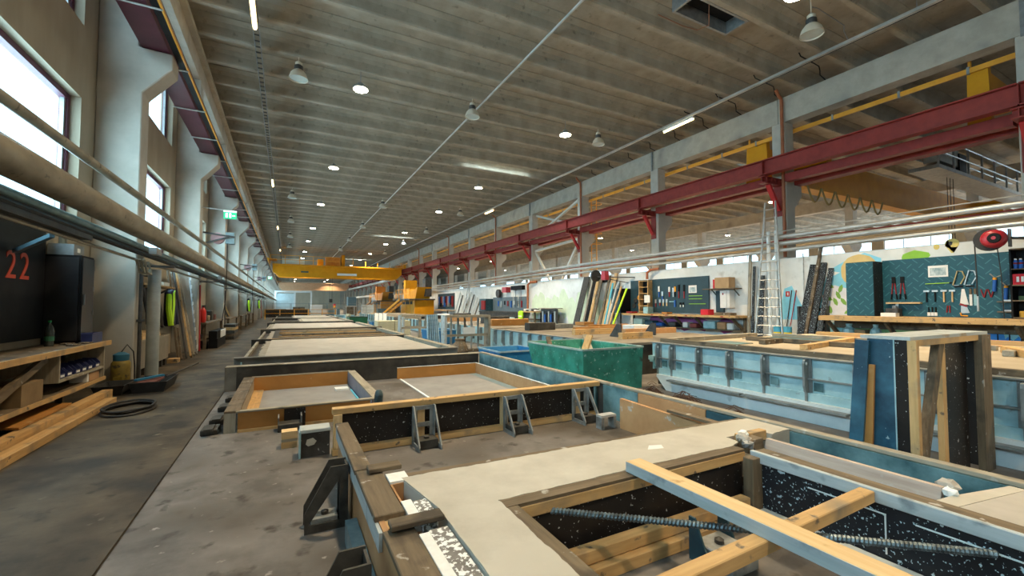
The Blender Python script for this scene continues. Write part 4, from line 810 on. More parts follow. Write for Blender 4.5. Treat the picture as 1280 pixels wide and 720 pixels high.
def reel(y, label, big=True):
    t = thing('hose_reel', label, 'hose reel', (-1.95, y, 3.3)); MB().beam((-2.34, y - .1, 3.66), (-1.5, y - .1, 3.56), .05, .05).build('arm', DARKM, t); MB().beam((-2.34, y - .1, 3.3), (-1.65, y - .1, 3.56), .05, .05).build('brace', DARKM, t)
    MB().lathe([(.16, -.1), (.18, -.09), (.18, .09), (.16, .1)], (-1.98, y + .12, 3.52), 18, 'y').build('drum', pm('pink_drum', (.55,.33,.36), (.62,.4,.43), 5, .45), t); MB().box(-1.76, -1.52, y - .02, y + .3, 3.36, 3.71).build('motor', pm('reel_grey', (.2,.28,.3), (.26,.34,.36), 5, .45), t)
    MB().tube([(-1.7, y, 3.36), (-1.72, y + .05, 1.6), (-1.8, y + .05, .9)], .012, 6).build('hose', RUBBER, t)
reel(16.34, 'pink and grey hose reel on a swing arm at the second column'); reel(28.34, 'pink and grey hose reel on a swing arm at the fourth column'); reel(40.34, 'pink and grey hose reel on a swing arm at the sixth column')
# ================================================================ RIGHT SIDE: STEEL MOULDS
t = thing('steel_mould', 'long whitish steel mould with grey side ribs behind the upright box', 'mould', (7.5, 2, 0))
MX = 5.62
bb('side_plate', STEELW, t, MX, MX + .03, -4, 5.45, .34, .75); bb('lower_band', STEELW, t, MX - .04, MX + .03, -4, 5.35, .24, .34); bb('core', GRIME, t, MX + .04, 10.4, -4, 5.4, .05, .70)
MB().prism([(-4, 0), (5.1, 0), (5.3, .2), (5.3, .24), (-4, .24)], 'x', MX - .1, MX + .03).build('plinth', pm('plinth_white', (.52,.58,.59), (.66,.71,.71), 2, .7, bump=.1, spots=[((.4,.45,.46), 5, .62, .1, 5)]), t)
bb('top_edge', STEELG, t, MX - .05, MX + .08, -4, 5.48, .75, .765); bb('mid_rail', STEELG, t, MX - .045, MX, -4, 5.4, .50, .515)
RIBY = [5.32, 5.03, 4.52, 4.01, 3.5, 2.98, 2.46, 1.85, 1.24, .6, -.1]
for y in RIBY:
    rb = MB().prism([(MX, .75), (MX - .09, .73), (MX - .1, .69), (MX - .1, .42), (MX - .06, .33), (MX, .33)], 'y', y - .012, y + .012).build('rib', STEELG, t); bb('rib_flange', STEELG, rb, MX - .012, MX, y - .05, y + .05, .33, .75); bb('rib_foot', STEELG, rb, MX - .06, MX - .04, y - .012, y + .012, .22, .33); bb('bolt_plate', TEALP, rb, MX - .016, MX - .0125, y - .17, y - .07, .37, .47)
    MB().lathe([(.018, -.016), (.018, .016)], (MX - .055, y, .69), 10, 'y').build('rib_hole', PAPER, rb)
for (ya, yb) in ((3.75, 5.0), (2.5, 3.72), (1.2, 2.45), (-.2, 1.15)): bb('ledge', STEELG, t, MX - .2, MX - .08, ya, yb, .175, .2)
bb('end_plate', STEELW, t, MX + .01, 8.4, 5.46, 5.49, .3, .75); MB().box(MX - .02, MX + .1, 5.4, 5.53, .42, .5).box(MX - .08, MX + .02, 5.38, 5.5, .46, .53).build('end_lug', STEELW, t)
bb('top_board', pm('table_board', (.33,.28,.20), (.42,.36,.27), 2, .75), t, MX + .08, 10.4, -4, 5.45, .70, .752)
TB = [((5.75, 5.38), (5.75, 1.0), 'y'), ((5.8, 5.3), (8.5, 5.5), 'x'), ((6.6, 3.55), (8.9, 3.95), 'x'), ((7.5, 5.0), (7.55, 3.2), 'y'), ((8.8, 5.3), (8.85, 2.2), 'y'), ((10.2, 5.2), (10.2, -1), 'y'), ((6.9, 4.35), (7.5, 4.4), 'x'), ((8.0, 1.9), (10.2, 2.0), 'x')]
for k, (p, q, a) in enumerate(TB):
    o = MB().beam((*p, .79), (*q, .79), .1, .07).build('timber_beam', (OLDW, GREYW, PINE)[k % 3](a), None, (*p, .756)); tag(o, 'weathered timber frame piece lying on the whitish steel mould', 'timber', 'timber frame on the steel mould')
for k, (xa, xb, ya, yb) in enumerate(((7.65, 8.7, 4.1, 5.2), (5.95, 6.9, 4.5, 5.1), (9.0, 10.0, 2.4, 4.6))):
    o = B(xa, xb, ya, yb, .753, .764).build('form_sheet', (TEALD, TEALP, TANPLY)[k], None, (xa, ya, .753)); tag(o, ('dark blue', 'pale blue-grey', 'tan')[k] + ' form sheet lying inside the timber frame on the mould', 'sheet')
o = MB().beam((7.6, 1.5, .80), (8.6, 2.05, .80), .12, .09).build('timber_block', PINE('x'), None, (8, 1.8, .756)); tag(o, 'short squared timber lying near the end of the mould', 'timber')
DTB = pm('dusty_board', (.15,.13,.10), (.25,.22,.175), 2, .75, detail=10, spots=[((.08,.07,.055), 1.3, .52, .15, 9)])
# second mould farther along
t = thing('steel_mould', 'steel mould with rows of grey ribs behind the green and blue skips', 'mould', (7, 9, 0))
bb('side_plate', STEELW, t, 5.72, 5.75, 6.45, 12.2, .1, .64); bb('top_board', DTB, t, 5.75, 9.6, 6.45, 12.2, .6, .645); bb('top_edge', STEELG, t, 5.66, 5.78, 6.45, 12.2, .645, .66); bb('core', GRIME, t, 5.76, 9.6, 6.47, 12.2, .0, .6); bb('base', STEELW, t, 5.65, 5.72, 6.45, 12.2, 0, .1)
for k in range(11):
    y = 6.7 + .52 * k; MB().prism([(5.72, .64), (5.62, .61), (5.62, .3), (5.68, .2), (5.72, .2)], 'y', y - .015, y + .015).build('rib', STEELG, t)
for k, (x, y, l, mt) in enumerate(((7.0, 9.6, 2.0, ORPLY), (7.6, 8.3, 1.8, TANPLY), (6.4, 8.8, 1.3, PINE('x')), (8.2, 10.6, 1.6, ORPLY), (6.5, 7.2, .9, PINE('x')))):
    o = B(x, x + l, y, y + .14, .662, .80).build('form_board', mt, None, (x, y, .662)); o.location.z = .646; tag(o, ('long orange', 'long tan', 'short yellowish', 'far orange', 'stubby yellowish')[k] + ' board set on edge on the mould behind the skips', 'board')
for k, (x, y) in enumerate(((6.9, 7.9), (8.1, 8.0))):
    o = MB().prism([(y - .2, .646), (y + .2, .646), (y - .05, .95), (y - .2, .95)], 'x', x, x + .03).build('form_bracket', DARKM, None, (x, y, .646)); tag(o, 'dark triangular bracket standing on the mould behind the green skip', 'bracket', 'brackets behind the skip')
# third mould still farther
t = thing('steel_mould', 'distant steel mould table beyond the timber frames', 'mould', (7, 19, 0)); bb('side_plate', STEELW, t, 6.2, 6.25, 13.2, 27, 0, .6); bb('top_board', DTB, t, 6.25, 10, 13.2, 27, .55, .605)
for k in range(20): bb('rib', STEELG, t, 6.1, 6.2, 13.4 + .7 * k, 13.44 + .7 * k, .15, .6)
t = thing('steel_mould', 'farthest steel mould table in front of the yellow machines', 'mould', (7, 36, 0)); bb('side_plate', STEELW, t, 6.3, 6.35, 29, 44, 0, .6); bb('top_board', DTB, t, 6.35, 10, 29, 44, .55, .605)
for k in range(14): bb('rib', STEELG, t, 6.2, 6.3, 29.4 + 1.05 * k, 29.45 + 1.05 * k, .15, .6)
# clutter on the farther moulds
CL = [(6.3, 10.9, .9, .3, .22, 'GRIME', 'black profile'), (7.2, 11.5, 1.1, .2, .14, 'STEELG', 'grey steel profile'), (8.3, 8.75, .6, .45, .2, 'WHITE', 'white foam piece'), (6.8, 14.6, 1.6, .3, .25, 'ORPLY', 'orange plywood strip'), (7.4, 16.6, 1.2, .4, .3, 'GRIME', 'black box'), (8.6, 18.0, 1.0, .8, .2, 'STEELW', 'bluish steel tray'), (6.6, 19.5, 1.8, .25, .2, 'TANPLY', 'tan plywood strip'), (7.8, 21.5, 1.0, .6, .35, 'DARKM', 'dark machine part'), (6.5, 23.5, 1.4, .4, .2, 'BLKPLY', 'black plywood strip'), (8.2, 25.0, 1.2, .5, .25, 'WHITE', 'white sheet pile')]
for k, (x, y, lx, ly, hz, mt, nm) in enumerate(CL):
    zt = .646 if y < 12.3 else .606
    o = B(x, x + lx, y, y + ly, zt, zt + hz).build(nm.replace(' ', '_'), {'GRIME': GRIME, 'STEELG': STEELG, 'WHITE': WHITE, 'ORPLY': ORPLY, 'STEELW': STEELW, 'TANPLY': TANPLY, 'DARKM': DARKM, 'BLKPLY': BLKPLY}[mt], None, (x, y, zt), bevel=.01); tag(o, nm + (' lying on the mould behind the skips' if y < 12.3 else ' lying on the distant mould table'), nm.split()[-1])
# ---------------- upright box form between the bed and the mould
f = thing('upright_box_form', 'tall box form of black and blue plywood standing on end', 'formwork', (4.7, 1.5, 0))
bx0, bx1, by0, by1, bz = 3.94, 5.40, 1.40, 1.66, 1.145
BLUEPLY = pm('blue_ply', (.010,.045,.08), (.06,.20,.29), 3.0, .4, lo=.35, hi=.75, spots=[((.4,.5,.52), 30, .72, .03, 3)])
bb('side_panel', BLUEPLY, f, bx0, bx0 + .02, by0 + .10, by1, 0.0, bz); bb('side_strip', BLKPLY, f, bx0, bx0 + .02, by0 + .02, by0 + .096, 0, bz); bb('seam', STEELW, f, bx0 - .003, bx0, by0 + .094, by0 + .102, 0, bz)
bb('top_board', BLUW('x'), f, bx0 - .01, bx1 + .01, by0, by1 + .04, bz, bz + .025); bb('top_batten', PINE('x'), f, bx0 + .02, bx1 - .05, by0, by0 + .04, bz - .045, bz)
bb('post', PINE('z'), f, bx0 - .005, bx0 + .04, by0 - .03, by0 + .02, 0, bz); bb('post', OLDW('z'), f, bx1 - .2, bx1, by0 - .02, by0 + .03, 0, bz); bb('post', PINE('z'), f, bx1 - .76, bx1 - .69, by0 + .06, by0 + .1, 0, bz - .04)
bb('back_panel', BLKPLY, f, bx1 - .69, bx1 - .2, by0 + .08, by0 + .1, 0, bz - .04); bb('far_panel', BLKPLY, f, bx1 - .02, bx1, by0 + .03, by1, 0, bz)
MB().beam((4.12, by0 + .055, .0), (4.56, by0 + .055, bz - .04), .09, .05, (0, 1, 0)).build('brace', OLDW('z'), f)
MB().beam((3.86, 1.74, 0), (3.92, 1.68, 1.13), .03, .09, (0, 1, 0)).build('leaning_strip', BLUEPLY, f); MB().beam((3.88, 1.66, 0), (3.925, 1.635, .95), .02, .05, (0, 1, 0)).build('leaning_strip', ORPLY, f)
# ---------------- rusty tie wire heaps on the floor
RW = pm('rusty_wire', (.045,.022,.014), (.10,.05,.03), 12, .7)
for k, (cx_, cy_, s) in enumerate(((5.05, 4.35, .4), (4.75, 3.35, .33), (5.1, 5.0, .25))):
    m = MB()
    for i in range(70):
        a = random.uniform(0, 6.28); r_ = random.uniform(0, s * .5); x, y = cx_ + r_ * math.cos(a), cy_ + r_ * math.sin(a); b = random.uniform(0, 6.28); l = random.uniform(.15, s * .8); z = random.uniform(.01, .02 + .17 * (1 - r_ / (s * .5)))
        m.tube([(x - l/2 * math.cos(b), y - l/2 * math.sin(b), max(.006, z - .03)), (x, y, z + .02), (x + l/2 * math.cos(b), y + l/2 * math.sin(b), max(.006, z - random.uniform(0, .05)))], .005, 4)
    o = m.build('wire_heap', RW, None, (cx_, cy_, 0)); o['kind'] = 'stuff'; tag(o, ('largest rusty tie wire heap on the floor by the mould', 'rusty tie wire heap nearest the upright box', 'smallest rusty tie wire heap beside the mould end')[k], 'wire')
# ---------------- skips
def skip(name, x0, x1, y0, y1, h_, mat, matin, label, tap=.14):
    t = thing(name, label, 'skip', ((x0+x1)/2, (y0+y1)/2, 0))
    def ring(z, d, e): return [(x0 + e, y0 + e, z), (x1 - e, y0 + e, z), (x1 - e, y1 - d * 2, z), (x0 + e, y1 - d * 2, z)]
    v = ring(.02, tap, .02) + ring(h_, 0, 0) + ring(h_, .02, .02) + ring(.05, tap + .01, .03)
    fs = [(3, 2, 1, 0)] + [(i, (i+1) % 4, 4 + (i+1) % 4, 4 + i) for i in range(4)] + [(4 + i, 4 + (i+1) % 4, 8 + (i+1) % 4, 8 + i) for i in range(4)] + [(8 + i, 8 + (i+1) % 4, 12 + (i+1) % 4, 12 + i) for i in range(4)] + [(12, 13, 14, 15)]
    MB().add(v, fs).build('tub', mat, t)
    for (a, b) in (((x0, y0), (x1, y0)), ((x1, y0), (x1, y1)), ((x1, y1), (x0, y1)), ((x0, y1), (x0, y0))): MB().beam((*a, h_), (*b, h_), .03, .03).build('rim', matin, t)
    for xx in (x0 + .25, x1 - .35): bb('foot', DARKM, t, xx, xx + .1, y0 + .1, y1 - .1 - tap, 0, .02)
    return t
GSK = pm('skip_green', (.014,.15,.10), (.05,.33,.245), 3.5, .42, lo=.35, hi=.68, detail=9, spots=[((.30,.5,.44), 18, .64, .05, 6), ((.03,.07,.045), 5, .6, .1, 8)])
BSK = pm('skip_blue', (.012,.13,.32), (.03,.24,.48), 2.5, .45, lo=.3, hi=.75, spots=[((.3,.45,.55), 20, .7, .04, 4)])
skip('waste_skip', 4.06, 5.3, 5.38, 7.1, .7, GSK, pm('skip_rim', (.25,.36,.32), (.4,.5,.46), 8, .5), 'large scuffed green steel skip next to the bed')
skip('waste_skip', 3.75, 4.75, 7.68, 8.75, .46, BSK, pm('skip_rim_b', (.2,.35,.45), (.35,.48,.55), 8, .5), 'low scuffed blue steel skip behind the green skip', .08)
for k, (p, q, w_, mt) in enumerate((((4.5, 6.0, .48), (4.75, 6.1, .86), .12, PINE('z')), ((5.0, 6.4, .55), (5.25, 6.9, .80), .1, GREYW('z')), ((4.3, 6.6, .5), (4.45, 7.0, .78), .08, OLDW('z')))):
    o = MB().beam(p, q, w_, .04).build('scrap_wood', mt, None, p); tag(o, ('yellowish', 'grey', 'dark')[k] + ' scrap board poking out of the green skip', 'scrap wood')
o = B(4.12, 5.24, 5.5, 6.6, .08, .46).build('skip_rubble', CONC, None, (4.6, 6.2, .08)); o['kind'] = 'stuff'; tag(o, 'grey rubble and scrap filling the green skip', 'rubble')
skip('waste_skip', 4.5, 5.4, 14.6, 15.9, .5, BSK, MAT['skip_rim_b'], 'small blue skip behind the tall timber frames', .06)
skip('waste_skip', 3.62, 4.75, 29.5, 31.0, .6, pm('skip_dark_green', (.01,.10,.05), (.015,.14,.07), 3, .5), DARKM, 'distant dark green skip beside the bed', .05); skip('waste_skip', 4.2, 5.0, 24.6, 25.6, .45, BSK, MAT['skip_rim_b'], 'distant small blue tub beside the insulation stack', .05)
# stacks of frames
def tall_frame(x0, x1, y, h_, label, dep=.35):
    t = thing('timber_trestle', label, 'trestle', ((x0+x1)/2, y, 0)); w_ = .07
    bb('side', BLUW('z'), t, x0, x0 + w_, y, y + dep, 0, h_); bb('side', GREYW('z'), t, x1 - w_, x1, y, y + dep, 0, h_); bb('top', GREYW('x'), t, x0 + w_, x1 - w_, y, y + dep, h_ - w_, h_); bb('middle', GREYW('x'), t, x0 + w_, x1 - w_, y + .05, y + .12, .45, .52)
    bb('foot', OLDW('x'), t, x0 + w_, x1 - w_, y, y + dep, 0, .06)
    return t
tall_frame(4.12, 5.6, 12.1, 1.09, 'tall timber frame holding steel props behind the blue skip')
for k in range(5):
    x = 4.4 + .22 * k; o = MB().beam((x, 12.33, .065), (x + .01, 12.36, 1.01), .05, .05).build('steel_prop', (PIPE, STEELG, OLDW('z'))[k % 3], None, (x, 12.25, .06)); tag(o, 'slim upright bar standing inside the tall timber frame', 'bar', 'bars inside the tall frame')
for k in range(6): o = MB().beam((3.78 + .055 * k, 12.6 - .05 * k, 0.0), (3.8 + .055 * k, 12.75, 1.08), .12, .03, (1, 0, 0)).build('formwork_sheet', pm('blue_edge', (.2,.33,.4), (.42,.55,.6), 8, .5), None, (3.78 + .06 * k, 12.6, 0)); tag(o, 'bluish panel edge in the bundle beside the tall timber frame', 'panel', 'bluish panel bundle'); o.location.z += .012
tall_frame(3.95, 5.1, 17.0, 1.0, 'grey timber trestle frame beyond the panel bundle', .3); tall_frame(4.25, 5.0, 17.7, .9, 'smaller inner trestle frame behind the grey trestle', .2)
o = B(4.72, 5.1, 12.12, 12.24, .522, .72).build('white_pack', WHITE, None, (4.9, 12.18, .522)); tag(o, 'white pack with a blue label on the middle rail of the frame', 'pack')
t = thing('paper_sack', 'crumpled brown and white paper sacks beside the blue skip', 'sack', (4.3, 11.4, 0)); MB().lathe([(.2, 0), (.26, .1), (.22, .25), (.12, .38), (.15, .44)], (4.35, 11.45, 0), 9).build('sack', OLDW('z'), t); MB().lathe([(.18, 0), (.22, .1), (.16, .24), (.05, .3)], (3.98, 11.4, 0), 9).build('sack', WHITE, t)
t = thing('channel_stack', 'stack of dark ribbed channels lying beside the cast table', 'channel', (4.2, 13.6, 0))
for k in range(8): bb('channel', BRKTD, t, 3.75 + .08 * k, 3.8 + .08 * k, 13.6, 14.9 - .05 * k, 0.0, .16 + .02 * (k % 2))
INS = pm('insulation', (.50,.46,.30), (.58,.54,.37), 6, .85)
for j in range(2):
    for k in range(6):
        o = B(3.68 + .75 * j, 4.40 + .75 * j, 20.0, 20.95, .005 + .11 * k, .11 + .11 * k).build('insulation_board', INS, None, (3.8 + .75 * j, 20, .005 + .11 * k)); tag(o, 'pale yellow insulation board in the stack beside the bed', 'insulation', 'stacked insulation boards')
for k in range(3): o = MB().beam((3.8 + .2 * k, 21.3, .005), (3.95 + .2 * k, 21.9, .95), .16, .05, (0, 1, 0)).build('white_sheet', WHITE, None, (3.5 + .2 * k, 21.3, 0)); tag(o, 'white sheet leaning behind the insulation stack', 'sheet', 'white sheets behind the insulation'); o.location.z += .02
o = B(3.75, 3.95, 31.4, 32.6, 0, .75).build('insulation_block', INS, None, (3.8, 32, 0)); tag(o, 'single pale yellow insulation block next to the distant green skip', 'insulation')
for k, (x, y) in enumerate(((4.0, 42.0), (4.2, 36.5))):
    t = thing('transport_cart', ('distant', 'nearer')[k] + ' pale blue steel cart with frame beside the dark panel rack', 'cart', (x, y, 0)); bb('deck', pm('cart_blue', (.2,.4,.48), (.3,.5,.58), 4, .5), t, x, x + 1.6, y, y + 1.6, .1, .45)
    for dx in (0, 1.54): bb('post', PIPE, t, x + dx, x + dx + .06, y, y + .06, .45, 1.25)
    bb('bar', PIPE, t, x, x + 1.6, y, y + .06, 1.25, 1.31); bb('runner', DARKM, t, x, x + 1.6, y + .1, y + .2, 0, .1); bb('runner', DARKM, t, x, x + 1.6, y + 1.4, y + 1.5, 0, .1)
t = thing('signal_lamp', 'small red and yellow signal lamp on a post at the end of the bed', 'signal', (4.5, 49, 0)); MB().tube([(4.5, 49, 0), (4.5, 49, 1.1)], .05, 8).build('post', GREYM, t); MB().lathe([(.14, 1.1), (.14, 1.3)], (4.5, 49, 0), 10).build('yellow_lens', ORA, t); MB().lathe([(.14, 1.3), (.12, 1.5)], (4.5, 49, 0), 10).build('red_lens', REDD, t)
# ---------------- yellow machines
def machine(y, x, label, mt, stairs=True):
    t = thing('concrete_mixer', label, 'machine', (x, y, 0))
    bb('base', mt, t, x - .9, x + 1.2, y - 3.2, y + 3.0, 0, 1.9)
    for yy in (-3.22, -1.2, .8): bb('rib', ORA, t, x - .95, x - .9, y + yy, y + yy + .12, 0, 1.9)
    bb('platform', DARKM, t, x - 1.6, x + 1.2, y - 3.6, y + 3.0, 1.9, 2.05); bb('opening', BLACK, t, x - .91, x - .9, y - 2.2, y + 2.2, 1.45, 1.8)
    MB().prism([(y - 2.6, 2.05), (y + 2.4, 2.05), (y + 3.0, 3.3), (y - 2.0, 3.0), (y - 3.4, 3.3)], 'x', x - .7, x + .9).build('hopper', mt, t)
    MB().prism([(y + 2.4, 2.05), (y + 3.0, 2.05), (y + 3.0, 4.3), (y + 2.2, 4.3)], 'x', x - .6, x + .8).build('tower', mt, t); bb('dark_duct', DARKM, t, x + .2, x + .9, y - 3.3, y - 2.2, 2.3, 4.2)
    r = MB()
    for z in (2.6, 3.1): r.tube([(x - 1.55, y - 3.5, z), (x - 1.55, y + 2.8, z)], .04, 5)
    r.build('handrail', ORA, t)
    for yy in (-3.5, -1.9, -.3, 1.3, 2.8): bb('rail_post', ORA, t, x - 1.58, x - 1.52, y + yy, y + yy + .06, 2.05, 3.1)
    if stairs:
        MB().beam((x - 2.4, y + 4.6, .05), (x - 1.3, y - .5, 1.95), .1, .25).build('stair_stringer', mt, t); MB().beam((x - 3.0, y + 4.6, .05), (x - 1.9, y - .5, 1.95), .1, .25).build('stair_stringer', mt, t)
        for k in range(8): a = k / 8.0; bb('tread', DARKM, t, x - 3.0 + 1.1 * a, x - 2.3 + 1.1 * a, y + 4.4 - 5.1 * a, y + 4.65 - 5.1 * a, .1 + 1.9 * a, .14 + 1.9 * a)
machine(48.5, 13.0, 'bright yellow concrete mixing machine with hopper and platform', YEL)
machine(68, 13.2, 'orange-brown concrete machine with long stairs farther down the hall', pm('machine_orange', (.42,.17,.02), (.5,.22,.03), 2, .5))
# long pale ledge beams on the distant right side
for z, xx, lab in ((5.2, 14.4, 'upper'), (2.9, 14.0, 'lower')):
    o = B(xx, xx + .5, 64, 120, z, z + .35).build('service_beam', pm('service_grey', (.45,.42,.37), (.52,.49,.43), 2, .7), None, (xx, 90, z)); tag(o, lab + ' pale service beam along the distant right wall', 'beam')
# end of the hall: pale gate and blue cabinet
t = thing('portal_frame', 'white portal with glass front at the end wall of the hall', 'portal', (2, 110, 0)); bb('lintel', WHITE, t, -2.4, 5.2, 110, 110.5, 4.2, 4.6)
for xx in (-2.4, 1.5, 4.9): bb('post', WHITE, t, xx, xx + .35, 110, 110.5, 0, 4.2)
bb('sheet', pm('pale_glass', (.55,.66,.68), (.62,.72,.74), 2, .4), t, -2.05, 1.5, 110.2, 110.3, 0, 4.0)
o = B(10.5, 12.0, 88, 90, 0, 2.9).build('control_cabinet', pm('cab_blue', (.08,.15,.19), (.11,.18,.22), 3, .5), None, (11, 89, 0)); tag(o, 'blue-grey control cabinet by the distant right wall', 'cabinet')
for k in range(7):
    x = -1.5 + 2.0 * k; t = thing('safety_fence', 'mesh safety fence panel at the far end of the bed', 'fence', (x, 58, 0), 'far safety fence panels')
    for dx in (0, 1.9): bb('post', STEELG, t, x + dx, x + dx + .05, 58, 58.05, 0, 1.6)
    for z in (.3, .7, 1.1, 1.55): bb('wire', STEELG, t, x + .05, x + 1.9, 58.02, 58.04, z, z + .025)
    bb('machine_block', (MAT['cab_blue'], OLDW('x'), WHITE)[k % 3], t, x + .2, x + 1.5, 58.3, 59.5, 0, .9 + .25 * (k % 3))
# ================================================================ RIGHT SIDE: PARTITION WALL, BENCHES, TOOLS
WR = [o for o in C.objects if o.name == 'wall_right'][0]; OFF['wall_right'] = Vector((0, 0, 0))
def mural(name, col, pts, d=.004):
    MB().prism(pts, 'x', 15.2 - d, 15.2).build(name, pm('mural_' + name, col, tuple(min(1, c * 1.15) for c in col), 3, .8), WR)
def blob(cy, cz, ry, rz, n=14, j=.12, sd=1):
    r = random.Random(sd); return [(cy + ry * (1 + r.uniform(-j, j)) * math.cos(2*math.pi*k/n), cz + rz * (1 + r.uniform(-j, j)) * math.sin(2*math.pi*k/n)) for k in range(n)]
mural('mural_sky', (.25,.62,.78), [(9.0, .9), (8.75, 1.95), (8.5, 2.05), (8.3, 1.6), (8.15, 1.3), (7.7, 1.4), (7.5, 2.1), (7.35, 2.5), (6.9, 2.75), (6.4, 2.95), (6.0, 2.75), (6.0, .9)], .003)
mural('mural_sun', (.72,.52,.22), blob(6.55, 2.42, .48, .5, 20, .02), .006); mural('mural_cloud', (.85,.87,.86), [(7.6, 2.3), (7.35, 2.48), (7.05, 2.4), (7.3, 2.28)], .006)
mural('mural_field', (.74,.74,.78), blob(7.1, 1.45, .5, .55, 14, .1), .005)
for k, (y, z, a) in enumerate(((7.35, 2.0, .5), (7.05, 1.9, 1.9), (7.4, 1.6, .4), (6.98, 1.5, 1.0), (7.2, 1.5, 1.2), (6.85, 1.2, 2.6), (7.35, 1.25, 1.4), (7.12, 1.7, 1.2))):
    c, s = math.cos(a), math.sin(a); P = [(-.14, 0), (-.06, .055), (.05, .055), (.14, 0), (.05, -.05), (-.06, -.05)]; mural('mural_leaf', (.22,.42,.08), [(y + u * c - v * s, z + u * s + v * c) for u, v in P], .008)
mural('mural_bush', (.25,.5,.06), blob(5.25, 2.72, .3, .16, 12, .12, 3), .006); mural('mural_balloon', (.62,.5,.16), [(4.5 + .14 * math.cos(a), 2.98 + .13 * math.sin(a)) for a in [i * .5 for i in range(13)] if not 4.3 < a < 5.1] + [(4.52, 2.74), (4.47, 2.74)], .006)
mural('mural_balloon', (.62,.5,.16), blob(4.8, 2.93, .06, .075, 10, .02), .006); mural('mural_patch', (.05,.05,.05), blob(4.52, 2.98, .04, .05, 5, .3, 5), .009)
mural('mural_meadow', (.25,.5,.22), blob(6.4, .72, .5, .2, 12, .2, 6), .006); mural('mural_meadow', (.3,.6,.3), blob(5.5, .6, .5, .25, 12, .2, 7), .005); mural('mural_pond', (.3,.6,.68), [(7.4, .15), (7.4, .85), (3.0, .85), (3.0, .15)], .002)
for k in range(9): mural('mural_flower', ((.06,.28,.72), (.1,.38,.8))[k % 2], blob(4.6 - .17 * k, .5 + .12 * math.sin(k * 1.7), .12, .2, 9, .25, 20 + k), .005 + .001 * (k % 3))
for k in range(8): mural('mural_outline', (.01,.015,.04), blob(4.52 - .19 * k, .55 + .12 * math.sin(k * 1.7), .015, .17, 8, .3, 40 + k), .009)
for k in range(10): mural('mural_grass', ((.58,.68,.52), (.64,.72,.56), (.62,.68,.6))[k % 3], blob(25.5 - .85 * k, 1.2 + .25 * math.sin(k * 2.1), .55, .85, 11, .25, 60 + k), .003 + .001 * (k % 4))
for k, (c, y) in enumerate((((.35,.1,.3), 13.2), ((.3,.55,.3), 13.6), ((.5,.65,.66), 12.2), ((.45,.62,.64), 11.0), ((.55,.25,.4), 12.9), ((.4,.6,.65), 14.6))): mural('mural_under', c, blob(y, .6, .5, .28, 9, .25, 80 + k), .003 + .001 * k)
bb('sign_plate', pm('red_sign', (.6,.03,.03)), WR, 15.19, 15.2, 8.57, 8.7, 1.68, 1.86); bb('sign_symbol', PAPER, WR, 15.186, 15.19, 8.61, 8.65, 1.72, 1.82)
MB().tube([(15.17, 8.1, .1), (15.17, 8.1, 3.1)], .02, 6).build('edge_pipe', PIPE, WR)
# ---------------- bench A with the teal checker-plate board
TEAL = bpy.data.materials.new('checker_board'); TEAL.use_nodes = True
nt = TEAL.node_tree; b_ = nt.nodes['Principled BSDF']; b_.inputs['Roughness'].default_value = .45
def nd(t_, **kw):
    q = nt.nodes.new(t_)
    for k_, v_ in kw.items(): setattr(q, k_, v_)
    return q
def mth(op, a_, b_=None, c_=None):
    q = nd('ShaderNodeMath', operation=op)
    for i_, v_ in enumerate((a_, b_, c_)):
        if v_ is None: continue
        if isinstance(v_, (int, float)): q.inputs[i_].default_value = v_
        else: nt.links.new(v_, q.inputs[i_])
    return q.outputs[0]
tc = nd('ShaderNodeTexCoord'); sp_ = nd('ShaderNodeSeparateXYZ'); nt.links.new(tc.outputs['Object'], sp_.inputs[0])
uu = mth('MULTIPLY', mth('ADD', sp_.outputs[1], sp_.outputs[2]), 4.0); vv = mth('MULTIPLY', mth('SUBTRACT', sp_.outputs[1], sp_.outputs[2]), 4.0)
fu, fv = mth('FRACT', uu), mth('FRACT', vv)
par = mth('FRACT', mth('MULTIPLY', mth('ADD', mth('FLOOR', uu), mth('FLOOR', vv)), .5))
sel = mth('GREATER_THAN', par, .25)
du, dv = mth('ABSOLUTE', mth('SUBTRACT', fu, .5)), mth('ABSOLUTE', mth('SUBTRACT', fv, .5))
d1 = mth('MULTIPLY', mth('LESS_THAN', du, .06), mth('LESS_THAN', dv, .42)); d2 = mth('MULTIPLY', mth('LESS_THAN', dv, .06), mth('LESS_THAN', du, .42))
dash = mth('ADD', mth('MULTIPLY', d1, sel), mth('MULTIPLY', d2, mth('SUBTRACT', 1.0, sel)))
mxc = nd('ShaderNodeMix', data_type='RGBA'); nt.links.new(dash, mxc.inputs['Factor']); mxc.inputs[6].default_value = (.007, .075, .105, 1); mxc.inputs[7].default_value = (.045, .16, .19, 1)
nt.links.new(mxc.outputs[2], b_.inputs['Base Color'])
t = thing('tool_board', 'teal checker-plate tool board on the painted partition wall', 'tool board', (15.14, 4.6, 1.08)); bb('plate', TEAL, t, 15.12, 15.19, 2.2, 5.95, 1.08, 2.66)
t = thing('wall_cabinet', 'teal checker-plate cabinet standing on the bench beside the tool board', 'cabinet', (14.85, 6.25, 1.08)); bb('body', BLACK, t, 14.62, 15.19, 5.96, 6.62, 1.08, 2.63); bb('door', TEAL, t, 14.59, 14.62, 5.96, 6.62, 1.09, 2.62); bb('side_sheet', BLKPLY, t, 14.62, 15.18, 5.952, 5.96, 1.09, 2.62)
t = thing('workbench', 'thick timber workbench with diagonal struts under the teal board', 'workbench', (14.7, 4.6, .9)); bb('top', PINE('y'), t, 14.2, 15.18, 2.0, 7.2, .94, 1.08, bevel=.006); bb('rear_ledger', OLDW('y'), t, 15.1, 15.19, 2.0, 7.2, .7, .94)
